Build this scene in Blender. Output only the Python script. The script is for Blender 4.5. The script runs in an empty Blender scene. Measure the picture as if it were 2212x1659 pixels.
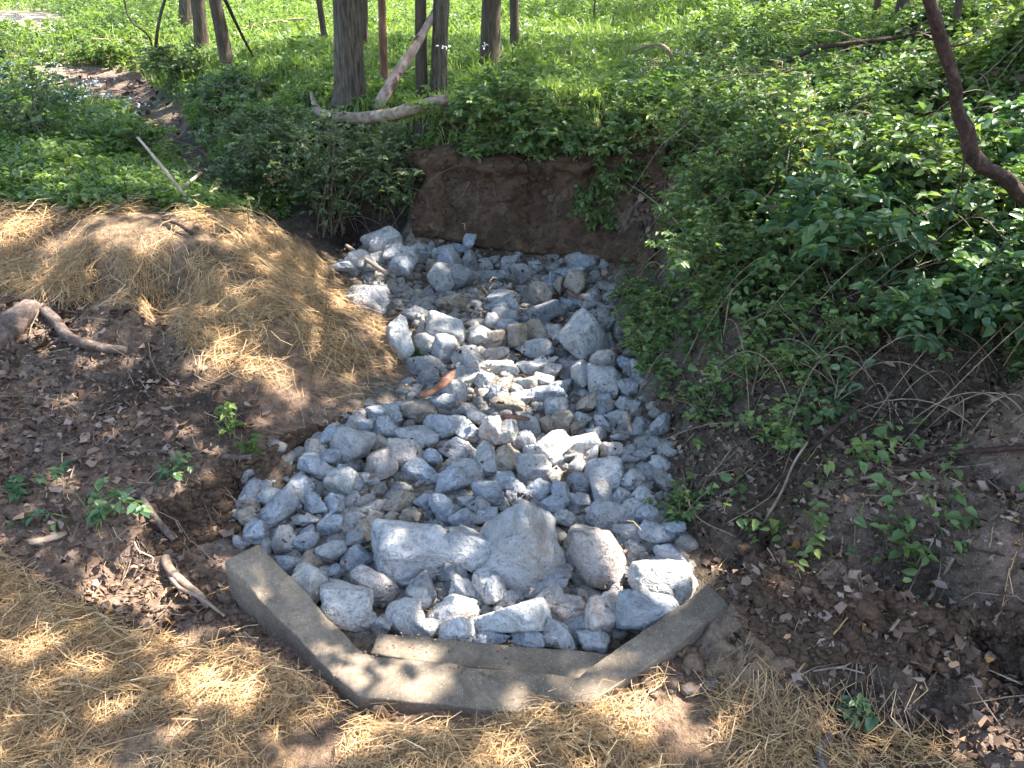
import bpy, bmesh, math
import numpy as np
from mathutils import Vector, Matrix

# ------------------------------------------------------------------ camera, sky, sun, exposure
scene = bpy.context.scene
COL = scene.collection
CAMZ, PITCH, FPX = 2.2, math.radians(28.0), 1736.0       # focal length in pixels of a 2212 x 1659 frame
CAM = np.array([0.0, 0.0, CAMZ])
cd = bpy.data.cameras.new('camera')
cd.sensor_width = 36.0
cd.lens = 36.0 * FPX / 2212.0
cd.clip_start, cd.clip_end = 0.05, 1500.0
cam = bpy.data.objects.new('camera', cd)
cam.location = CAM
cam.rotation_euler = (math.radians(90) - PITCH, 0, 0)
COL.objects.link(cam)
scene.camera = cam

SUN_EL, SUN_AZ = math.radians(54), math.radians(68)       # azimuth from +Y (view direction) towards +X
SUN = np.array([math.cos(SUN_EL) * math.sin(SUN_AZ), math.cos(SUN_EL) * math.cos(SUN_AZ), math.sin(SUN_EL)])
world = bpy.data.worlds.new('World')
scene.world = world
world.use_nodes = True
wn, wl = world.node_tree.nodes, world.node_tree.links
wn.clear()
sky = wn.new('ShaderNodeTexSky')
sky.sky_type = 'NISHITA'
sky.sun_disc = False
sky.sun_elevation = SUN_EL
sky.sun_rotation = SUN_AZ
sky.air_density = 1.0
sky.dust_density = 2.0
bg = wn.new('ShaderNodeBackground')
bg.inputs['Strength'].default_value = 0.15
wo = wn.new('ShaderNodeOutputWorld')
wl.new(sky.outputs[0], bg.inputs[0])
wl.new(bg.outputs[0], wo.inputs[0])
sl = bpy.data.lights.new('sun', 'SUN')
sl.energy = 5.0
sl.angle = math.radians(0.53)
sl.color = (1.0, 0.95, 0.88)
so = bpy.data.objects.new('sun', sl)
so.rotation_euler = Vector(SUN).to_track_quat('Z', 'Y').to_euler()
COL.objects.link(so)
vs = scene.view_settings
vs.view_transform = 'Standard'
vs.look = 'None'
vs.exposure = 2.45
vs.gamma = 1.0
vs.use_curve_mapping = False
scene.cycles.use_adaptive_sampling = True
scene.cycles.adaptive_threshold = 0.035
scene.cycles.use_denoising = True
scene.cycles.max_bounces = 4
scene.cycles.diffuse_bounces = 3
scene.cycles.glossy_bounces = 2
scene.cycles.transmission_bounces = 3
scene.cycles.transparent_max_bounces = 4
scene.cycles.caustics_reflective = False
scene.cycles.caustics_refractive = False

rng = np.random.default_rng(11)

# ------------------------------------------------------------------ projection helpers
CP, SP = math.cos(PITCH), math.sin(PITCH)
FW, UP = np.array([0, CP, -SP]), np.array([0, SP, CP])

def ray(px, py):
    px, py = np.asarray(px, float), np.asarray(py, float)
    a, b = (px - 1106.0) / FPX, -(py - 829.5) / FPX
    return np.stack([a, CP + b * SP, -SP + b * CP], -1)

def at_z(px, py, z):
    d = ray(px, py)
    return CAM + d * ((z - CAMZ) / d[..., 2])[..., None]

def at_y(px, py, y):
    d = ray(px, py)
    return CAM + d * (np.asarray(y, float) / d[..., 1])[..., None]

def to_px(P):
    q = np.asarray(P, float) - CAM
    dep = np.maximum(q @ FW, 0.05)
    return 1106 + q[..., 0] / dep * FPX, 829.5 - (q @ UP) / dep * FPX, dep

def inpoly(x, y, poly):
    x, y = np.asarray(x), np.asarray(y)
    r = np.zeros(x.shape, bool)
    n = len(poly)
    for i in range(n):
        x0, y0 = poly[i]
        x1, y1 = poly[(i + 1) % n]
        c = ((y0 > y) != (y1 > y))
        with np.errstate(divide='ignore', invalid='ignore'):
            xi = (x1 - x0) * (y - y0) / ((y1 - y0) if y1 != y0 else 1e-9) + x0
        r ^= c & (x < xi)
    return r

def sstep(a, b, x):
    t = np.clip((x - a) / (b - a), 0, 1)
    return t * t * (3 - 2 * t)

# ------------------------------------------------------------------ noise
def _h(*a):
    n = np.zeros(np.broadcast(*a).shape, np.int64)
    for v, k in zip(a, (374761393, 668265263, 1274126177, 144665077)):
        n = n + np.asarray(v, np.int64) * k
    n = (n ^ (n >> 13)) * 1274126177
    n = n & 0x7fffffff
    n = (n ^ (n >> 16)) & 0xffff
    return n / 65535.0

def noise2(x, y, s=0):
    ix, iy = np.floor(x).astype(np.int64), np.floor(y).astype(np.int64)
    fx, fy = x - ix, y - iy
    fx, fy = fx * fx * (3 - 2 * fx), fy * fy * (3 - 2 * fy)
    a = _h(ix, iy, s) * (1 - fx) + _h(ix + 1, iy, s) * fx
    b = _h(ix, iy + 1, s) * (1 - fx) + _h(ix + 1, iy + 1, s) * fx
    return (a * (1 - fy) + b * fy) * 2 - 1

def fbm2(x, y, s=0, o=4):
    r, a = 0, 1.0
    for k in range(o):
        r = r + a * noise2(x * 2 ** k + 7.3 * k, y * 2 ** k - 3.1 * k, s + k)
        a *= 0.5
    return r

def noise3(p, s=0):
    i = np.floor(p).astype(np.int64)
    f = p - i
    f = f * f * (3 - 2 * f)
    r = 0
    for dx in (0, 1):
        for dy in (0, 1):
            for dz in (0, 1):
                w = (f[:, 0] if dx else 1 - f[:, 0]) * (f[:, 1] if dy else 1 - f[:, 1]) * (f[:, 2] if dz else 1 - f[:, 2])
                r = r + w * _h(i[:, 0] + dx, i[:, 1] + dy, i[:, 2] + dz, s)
    return r * 2 - 1

# ------------------------------------------------------------------ mesh helpers
class MB:
    """Collects vertices and faces; build() links them as one mesh object."""
    def __init__(self):
        self.v, self.f, self.a, self.n = [], [], [], 0
    def add(self, v, *faces, attr=None):
        v = np.asarray(v, float).reshape(-1, 3)
        self.v.append(v)
        self.a.append(np.full(len(v), 0.5) if attr is None else np.broadcast_to(np.asarray(attr, float), (len(v),)))
        for f in faces:
            f = np.asarray(f, np.int64)
            if len(f):
                self.f.append(f + self.n)
        self.n += len(v)
        return self
    def mesh(self, name, mat, smooth=False):
        me = bpy.data.meshes.new(name)
        v = np.concatenate(self.v) if self.v else np.zeros((0, 3))
        me.vertices.add(len(v))
        me.vertices.foreach_set('co', v.astype(np.float32).ravel())
        nl = sum(f.size for f in self.f)
        nf = sum(len(f) for f in self.f)
        me.loops.add(nl)
        me.polygons.add(nf)
        me.loops.foreach_set('vertex_index', np.concatenate([f.ravel() for f in self.f]).astype(np.int32))
        tot = np.concatenate([np.full(len(f), f.shape[1]) for f in self.f]).astype(np.int32)
        st = np.concatenate([[0], np.cumsum(tot)[:-1]]).astype(np.int32)
        me.polygons.foreach_set('loop_start', st)
        me.polygons.foreach_set('loop_total', tot)
        if smooth:
            me.polygons.foreach_set('use_smooth', np.ones(nf, bool))
        at = me.attributes.new('rnd', 'FLOAT', 'POINT')
        at.data.foreach_set('value', np.concatenate(self.a).astype(np.float32))
        me.update(calc_edges=True)
        if mat:
            me.materials.append(mat)
        return me
    def build(self, name, mat, parent=None, smooth=False):
        o = bpy.data.objects.new(name, self.mesh(name, mat, smooth))
        COL.objects.link(o)
        if parent:
            o.parent = parent
        return o

def tag(o, label=None, cat=None, group=None, kind=None):
    if label: o['label'] = label
    if cat: o['category'] = cat
    if group: o['group'] = group
    if kind: o['kind'] = kind
    return o

def empty(name, loc, label=None, cat=None, group=None):
    o = bpy.data.objects.new(name, None)
    o.location = [float(c) for c in loc]
    o.empty_display_size = 0.1
    COL.objects.link(o)
    return tag(o, label, cat, group)

def unit(v):
    v = np.asarray(v, float)
    return v / np.maximum(np.linalg.norm(v, axis=-1, keepdims=True), 1e-9)

def smooth_path(pts, n):
    """Catmull-Rom through pts, n samples."""
    p = np.asarray(pts, float)
    p = np.vstack([2 * p[0] - p[1], p, 2 * p[-1] - p[-2]])
    t = np.linspace(0, len(p) - 3 - 1e-6, n)
    i = t.astype(int)
    f = (t - i)[:, None]
    a, b, c, d = p[i], p[i + 1], p[i + 2], p[i + 3]
    return 0.5 * ((2 * b) + (c - a) * f + (2 * a - 5 * b + 4 * c - d) * f ** 2 + (3 * b - a - 3 * c + d) * f ** 3)

def tube(mb, path, rad, sides=10, rough=0.0, seed=0, ridges=0, attr=None, cap=True):
    P = np.asarray(path, float)
    K = len(P)
    R = np.broadcast_to(np.asarray(rad, float), (K,)).copy()
    T = unit(np.gradient(P, axis=0))
    ref = np.array([0.0, 0, 1]) if abs(T[:, 2]).mean() < 0.8 else np.array([1.0, 0, 0])
    S = unit(np.cross(T, ref))
    N = np.cross(S, T)
    th = np.linspace(0, 2 * np.pi, sides, endpoint=False)
    ln = np.concatenate([[0], np.cumsum(np.linalg.norm(np.diff(P, axis=0), axis=1))])
    rr = np.ones((K, sides))
    if rough:
        c, s = np.cos(th), np.sin(th)
        q = np.stack([np.broadcast_to(c * 1.6, (K, sides)), np.broadcast_to(s * 1.6, (K, sides)),
                      np.broadcast_to((ln / max(R.mean() * 3, 1e-3))[:, None], (K, sides))], -1).reshape(-1, 3)
        rr += rough * noise3(q + seed * 3.7, seed).reshape(K, sides)
        q[:, :2] *= 3
        rr += 0.5 * rough * noise3(q + seed * 1.7, seed + 5).reshape(K, sides)
    if ridges:
        q = np.stack([np.broadcast_to(np.cos(th) * ridges, (K, sides)), np.broadcast_to(np.sin(th) * ridges, (K, sides)),
                      np.broadcast_to((ln * 3)[:, None], (K, sides))], -1).reshape(-1, 3)
        rr += 0.05 * noise3(q + seed, seed + 9).reshape(K, sides)
    V = P[:, None] + (R[:, None] * rr)[..., None] * (np.cos(th)[None, :, None] * S[:, None] + np.sin(th)[None, :, None] * N[:, None])
    V = V.reshape(-1, 3)
    i, j = np.meshgrid(np.arange(K - 1), np.arange(sides), indexing='ij')
    j2 = (j + 1) % sides
    F = np.stack([i * sides + j, (i + 1) * sides + j, (i + 1) * sides + j2, i * sides + j2], -1).reshape(-1, 4)
    if cap:
        V = np.vstack([V, P[0], P[-1]])
        a = np.arange(sides)
        b = (a + 1) % sides
        C = np.vstack([np.stack([a, b, np.full(sides, K * sides)], -1),
                       np.stack([(K - 1) * sides + b, (K - 1) * sides + a, np.full(sides, K * sides + 1)], -1)])
        mb.add(V, F, C, attr=attr)
    else:
        mb.add(V, F, attr=attr)
    return mb

LU = np.array([0, .26, .66, 1, .66, .26])
LV = np.array([0, .5, .40, 0, -.40, -.5])
def leaves(mb, pos, axis, nrm, L, W, fold=0.25, droop=0.25, rnd=None, jit=0.0, r=rng):
    """Pointed oval leaves, folded along the midrib."""
    n = len(pos)
    if n == 0:
        return
    L = np.broadcast_to(L, (n,)); W = np.broadcast_to(W, (n,))
    ax = unit(axis)
    nn = unit(nrm - (nrm * ax).sum(-1, keepdims=True) * ax)
    sd = np.cross(nn, ax)
    z = fold * W[:, None] * np.abs(LV) * 2 - droop * L[:, None] * LU ** 2
    V = pos[:, None] + ax[:, None] * (L[:, None] * LU)[..., None] + sd[:, None] * (W[:, None] * LV)[..., None] + nn[:, None] * z[..., None]
    if jit:
        V = V + r.normal(0, 1, V.shape) * (jit * L)[:, None, None]
    b = np.arange(n)[:, None] * 6
    F = np.concatenate([b + np.array([0, 1, 2, 3]), b + np.array([0, 3, 4, 5])])
    if rnd is None:
        rnd = r.random(n)
    mb.add(V.reshape(-1, 3), F, attr=np.repeat(rnd, 6))

def randdir(n, r=rng):
    return unit(r.normal(size=(n, 3)))

# ------------------------------------------------------------------ materials
def new_mat(name):
    m = bpy.data.materials.new(name)
    m.use_nodes = True
    nt = m.node_tree
    nt.nodes.clear()
    out = nt.nodes.new('ShaderNodeOutputMaterial')
    return m, nt, out

def nd(nt, typ, ins=None, **kw):
    n = nt.nodes.new(typ)
    for k, v in kw.items():
        setattr(n, k, v)
    for k, v in (ins or {}).items():
        if isinstance(v, bpy.types.NodeSocket):
            nt.links.new(v, n.inputs[k])
        else:
            n.inputs[k].default_value = v
    return n

def ramp(nt, fac, stops):
    n = nt.nodes.new('ShaderNodeValToRGB')
    e = n.color_ramp.elements
    while len(e) < len(stops):
        e.new(0.5)
    for el, (p, c) in zip(e, stops):
        el.position = p
        el.color = (*c, 1) if len(c) == 3 else c
    nt.links.new(fac, n.inputs[0])
    return n.outputs[0]

def mixc(nt, fac, a, b, mode='MIX'):
    n = nt.nodes.new('ShaderNodeMix')
    n.data_type = 'RGBA'
    n.blend_type = mode
    for idx, v in ((0, fac), (6, a), (7, b)):
        if isinstance(v, bpy.types.NodeSocket):
            nt.links.new(v, n.inputs[idx])
        else:
            n.inputs[idx].default_value = v if idx == 0 else ((*v, 1) if len(v) == 3 else v)
    return n.outputs[2]

def noise_n(nt, vec, scale, detail=4, rough=0.6, dist=0.0):
    return nd(nt, 'ShaderNodeTexNoise', {'Vector': vec, 'Scale': scale, 'Detail': detail, 'Roughness': rough, 'Distortion': dist}).outputs['Fac']

def bump(nt, h, strength, dist, nrm=None):
    n = nd(nt, 'ShaderNodeBump', {'Height': h, 'Strength': strength, 'Distance': dist})
    if nrm:
        nt.links.new(nrm, n.inputs['Normal'])
    return n.outputs[0]

def principled(nt, out, color, rough=0.9, spec=0.2, normal=None):
    p = nd(nt, 'ShaderNodeBsdfPrincipled', {'Roughness': rough, 'Specular IOR Level': spec})
    if isinstance(color, bpy.types.NodeSocket):
        nt.links.new(color, p.inputs['Base Color'])
    else:
        p.inputs['Base Color'].default_value = (*color, 1)
    if normal:
        nt.links.new(normal, p.inputs['Normal'])
    nt.links.new(p.outputs[0], out.inputs[0])
    return p

def wpos(nt):
    return nd(nt, 'ShaderNodeNewGeometry').outputs['Position']

def mat_ground():
    m, nt, out = new_mat('ground')
    P = wpos(nt)
    c = nd(nt, 'ShaderNodeAttribute', attribute_name='soil').outputs['Color']
    n1 = noise_n(nt, P, 3.0, 4, 0.65)
    n2 = noise_n(nt, P, 26.0, 4, 0.7)
    n3 = noise_n(nt, P, 140.0, 2, 0.6)
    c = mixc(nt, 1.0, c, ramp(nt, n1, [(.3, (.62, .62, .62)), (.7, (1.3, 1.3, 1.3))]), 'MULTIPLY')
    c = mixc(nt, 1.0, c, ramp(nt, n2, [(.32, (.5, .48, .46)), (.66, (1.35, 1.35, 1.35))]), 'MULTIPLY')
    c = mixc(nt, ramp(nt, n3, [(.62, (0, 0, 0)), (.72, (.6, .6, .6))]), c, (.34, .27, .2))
    b = bump(nt, n2, 0.9, 0.035)
    b = bump(nt, n3, 0.6, 0.006, b)
    principled(nt, out, c, 0.95, 0.15, b)
    return m

def mat_rock():
    m, nt, out = new_mat('limestone')
    P = wpos(nt)
    oi = nd(nt, 'ShaderNodeObjectInfo')
    off = nd(nt, 'ShaderNodeVectorMath', {0: oi.outputs['Random'], 1: (37., 91., 53.)}, operation='MULTIPLY').outputs[0]
    P = nd(nt, 'ShaderNodeVectorMath', {0: P, 1: off}, operation='ADD').outputs[0]
    n1 = noise_n(nt, P, 7.0, 4, 0.6, 0.6)
    n2 = noise_n(nt, P, 38.0, 4, 0.7)
    n3 = noise_n(nt, P, 190.0, 2, 0.7)
    c = ramp(nt, n1, [(.25, (.315, .302, .285)), (.5, (.435, .42, .398)), (.72, (.53, .515, .492))])
    c = mixc(nt, 1.0, c, ramp(nt, n2, [(.32, (.6, .6, .61)), (.5, (.97, .97, .97)), (.66, (1.18, 1.18, 1.17))]), 'MULTIPLY')
    c = mixc(nt, ramp(nt, n3, [(.56, (0, 0, 0)), (.70, (.55, .55, .55))]), c, (.15, .15, .155))
    dirt = nd(nt, 'ShaderNodeMath', {0: noise_n(nt, P, 4.5, 3, 0.7), 1: n2}, operation='MULTIPLY').outputs[0]
    c = mixc(nt, ramp(nt, dirt, [(.27, (0, 0, 0)), (.40, (.7, .7, .7))]), c, (.24, .185, .13))
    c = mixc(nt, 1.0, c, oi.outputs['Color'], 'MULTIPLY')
    v = nd(nt, 'ShaderNodeTexVoronoi', {'Vector': P, 'Scale': 60.0}, feature='F1').outputs['Distance']
    pit = ramp(nt, v, [(.1, (0, 0, 0)), (.3, (1, 1, 1))])
    b = bump(nt, n1, 0.9, 0.06)
    b = bump(nt, n2, 1.0, 0.03, b)
    b = bump(nt, pit, 0.25, 0.005, b)
    b = bump(nt, n3, 0.5, 0.004, b)
    principled(nt, out, c, 0.88, 0.25, b)
    return m

def mat_concrete():
    m, nt, out = new_mat('concrete')
    P = wpos(nt)
    n1 = noise_n(nt, P, 5.0, 6, 0.65, 0.4)
    n2 = noise_n(nt, P, 60.0, 5, 0.7)
    v = nd(nt, 'ShaderNodeTexVoronoi', {'Vector': P, 'Scale': 120.0})
    agg = ramp(nt, v.outputs['Distance'], [(.16, (1, 1, 1)), (.26, (0, 0, 0))])
    pick = ramp(nt, nd(nt, 'ShaderNodeSeparateColor', {0: v.outputs['Color']}).outputs[0], [(.72, (0, 0, 0)), (.76, (1, 1, 1))])
    aggm = nd(nt, 'ShaderNodeMath', {0: agg, 1: pick}, operation='MULTIPLY').outputs[0]
    c = ramp(nt, n1, [(.3, (.125, .097, .070)), (.5, (.205, .160, .114)), (.7, (.28, .218, .157))])
    c = mixc(nt, 1.0, c, ramp(nt, n2, [(.3, (.7, .7, .7)), (.65, (1.15, 1.15, 1.15))]), 'MULTIPLY')
    c = mixc(nt, ramp(nt, noise_n(nt, P, 2.2, 5, 0.7, 1.0), [(.48, (0, 0, 0)), (.62, (.6, .6, .6))]), c, (.085, .068, .05))
    c = mixc(nt, aggm, c, (.42, .37, .30))
    b = bump(nt, n2, 0.55, 0.006)
    b = bump(nt, agg, 0.25, 0.002, b)
    principled(nt, out, c, 0.92, 0.2, b)
    return m

def mat_leaf(name, stops, trans=0.38, rough=0.42, spec=0.35):
    m, nt, out = new_mat(name)
    r = nd(nt, 'ShaderNodeAttribute', attribute_name='rnd').outputs['Fac']
    n = noise_n(nt, wpos(nt), 1.3, 3, 0.6)
    f = nd(nt, 'ShaderNodeMath', {0: r, 1: n}, operation='ADD').outputs[0]
    f = nd(nt, 'ShaderNodeMath', {0: f, 1: 0.5}, operation='MULTIPLY').outputs[0]
    c = ramp(nt, f, stops)
    p = nd(nt, 'ShaderNodeBsdfPrincipled', {'Base Color': c, 'Roughness': rough, 'Specular IOR Level': spec})
    ct = mixc(nt, 1.0, c, (1.35, 1.5, .55), 'MULTIPLY')
    t = nd(nt, 'ShaderNodeBsdfTranslucent', {'Color': ct})
    mx = nd(nt, 'ShaderNodeMixShader', {0: trans, 1: p.outputs[0], 2: t.outputs[0]})
    nt.links.new(mx.outputs[0], out.inputs[0])
    return m

def mat_simple(name, stops, rough=0.8, spec=0.2, scale=6.0, stretch=(1, 1, 1), bstr=0.5, bd=0.01, use_rnd=False, patch=None):
    m, nt, out = new_mat(name)
    P = nd(nt, 'ShaderNodeVectorMath', {0: wpos(nt), 1: stretch}, operation='MULTIPLY').outputs[0]
    n = noise_n(nt, P, scale, 6, 0.65, 0.3)
    f = n
    if use_rnd:
        f = nd(nt, 'ShaderNodeAttribute', attribute_name='rnd').outputs['Fac']
    c = ramp(nt, f, stops)
    if patch:
        c = mixc(nt, ramp(nt, noise_n(nt, wpos(nt), patch[0], 4, 0.6), [(patch[1], (0, 0, 0)), (patch[1] + .06, (1, 1, 1))]), c, patch[2])
    b = bump(nt, n, bstr, bd) if bstr else None
    principled(nt, out, c, rough, spec, b)
    return m

M = {}
M['ground'] = mat_ground()
M['rock'] = mat_rock()
M['concrete'] = mat_concrete()
M['leaf_right'] = mat_leaf('leaf_right', [(.16, (.05, .092, .036)), (.42, (.11, .175, .065)), (.64, (.185, .25, .085)), (.82, (.30, .33, .09)), (.93, (.30, .20, .09))])
M['leaf_bush'] = mat_leaf('leaf_bush', [(.2, (.055, .088, .042)), (.5, (.11, .155, .075)), (.8, (.20, .25, .12))])
M['leaf_big'] = mat_leaf('leaf_big', [(.2, (.055, .115, .055)), (.5, (.10, .175, .08)), (.8, (.18, .26, .09))], 0.34, 0.35, 0.5)
M['leaf_far'] = mat_leaf('leaf_far', [(.2, (.065, .11, .04)), (.5, (.13, .19, .06)), (.8, (.22, .28, .08))], 0.45)
M['grass'] = mat_leaf('grass', [(.2, (.10, .155, .05)), (.5, (.18, .245, .075)), (.8, (.30, .34, .11))], 0.45)  # colours lightened to stand in for haze over the field
M['canopy'] = mat_leaf('canopy', [(.2, (.04, .09, .025)), (.6, (.07, .14, .03)), (.9, (.10, .18, .04))], 0.3)
M['straw'] = mat_simple('straw', [(0, (.12, .066, .03)), (.3, (.29, .165, .07)), (.65, (.44, .275, .12)), (1, (.60, .45, .25))], .55, .35, 8, bstr=0, use_rnd=True)
M['litter'] = mat_simple('litter', [(0, (.055, .036, .026)), (.4, (.13, .083, .06)), (.75, (.22, .15, .112)), (.95, (.32, .24, .195)), (1, (.42, .2, .06))], .85, .1, 30, bstr=.3, bd=.004, use_rnd=True)
M['clod'] = mat_simple('clod', [(.2, (.11, .070, .045)), (.5, (.20, .13, .085)), (.8, (.29, .205, .145))], .95, .1, 45, bstr=1.0, bd=.02)
M['clod_dark'] = mat_simple('clod_dark', [(.2, (.05, .032, .021)), (.5, (.10, .065, .043)), (.8, (.17, .115, .08))], .95, .1, 60, bstr=1.0, bd=.02)
M['cutsoil'] = mat_simple('cutsoil', [(.25, (.034, .021, .013)), (.45, (.078, .048, .03)), (.62, (.118, .075, .048)), (.8, (.22, .15, .10))], .97, .08, 9, (1, 1, 1.3), 1.0, .05, patch=(3.0, .55, (.06, .04, .027)))
M['twig'] = mat_simple('twig', [(.25, (.11, .075, .05)), (.5, (.22, .16, .11)), (.8, (.36, .28, .21))], .85, .2, 20, bstr=.4, bd=.004)
M['stem'] = mat_simple('stem', [(.3, (.10, .075, .045)), (.7, (.20, .16, .10))], .8, .2, 20, bstr=0)
M['greenstem'] = mat_simple('greenstem', [(.3, (.12, .15, .05)), (.7, (.22, .24, .09))], .7, .3, 20, bstr=0)
M['bark_grey'] = mat_simple('bark_grey', [(.34, (.05, .039, .029)), (.5, (.12, .097, .073)), (.68, (.21, .175, .135))], .92, .1, 46, (1, 1, .12), 1.0, .06)
M['bark_dark'] = mat_simple('bark_dark', [(.3, (.045, .034, .026)), (.55, (.095, .072, .054)), (.8, (.17, .135, .10))], .92, .1, 26, (1, 1, .18), .9, .03)
M['bark_red'] = mat_simple('bark_red', [(.3, (.09, .042, .028)), (.55, (.20, .105, .07)), (.8, (.34, .22, .16))], .9, .1, 22, (1, 1, .2), .8, .02)
M['bark_limb'] = mat_simple('bark_limb', [(.3, (.032, .019, .015)), (.55, (.075, .043, .033)), (.8, (.16, .11, .09))], .85, .2, 55, (1, 1, .45), 1.0, .02)
M['deadwood'] = mat_simple('deadwood', [(.3, (.11, .07, .045)), (.5, (.26, .185, .13)), (.75, (.44, .35, .27))], .8, .2, 18, (1, 1, 1), .6, .015)
M['palewood'] = mat_simple('palewood', [(.3, (.22, .15, .10)), (.5, (.36, .27, .20)), (.75, (.48, .39, .31))], .8, .2, 18, (1, 1, 1), .6, .01)
M['snag'] = mat_simple('snag', [(.35, (.20, .13, .10)), (.55, (.34, .25, .20)), (.75, (.46, .37, .31))], .8, .2, 14, (1, 1, .5), .7, .02, patch=(5.0, .56, (.07, .04, .03)))
M['rotlog'] = mat_simple('rotlog', [(.3, (.05, .03, .022)), (.5, (.13, .08, .06)), (.75, (.27, .19, .15))], .9, .1, 22, (1, 1, 1), 1.0, .03)
M['greywood'] = mat_simple('greywood', [(.3, (.055, .038, .03)), (.5, (.125, .092, .074)), (.75, (.25, .20, .165))], .88, .12, 26, (1, 1, 1), .9, .02)
M['flower'] = mat_simple('flower', [(0, (.62, .66, .60)), (1, (.8, .8, .78))], .7, .2, 5, bstr=0)
M['gravel'] = mat_simple('gravel', [(.3, (.13, .118, .10)), (.5, (.22, .205, .185)), (.75, (.34, .325, .305))], .9, .2, 17, bstr=.5, bd=.01)

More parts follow.
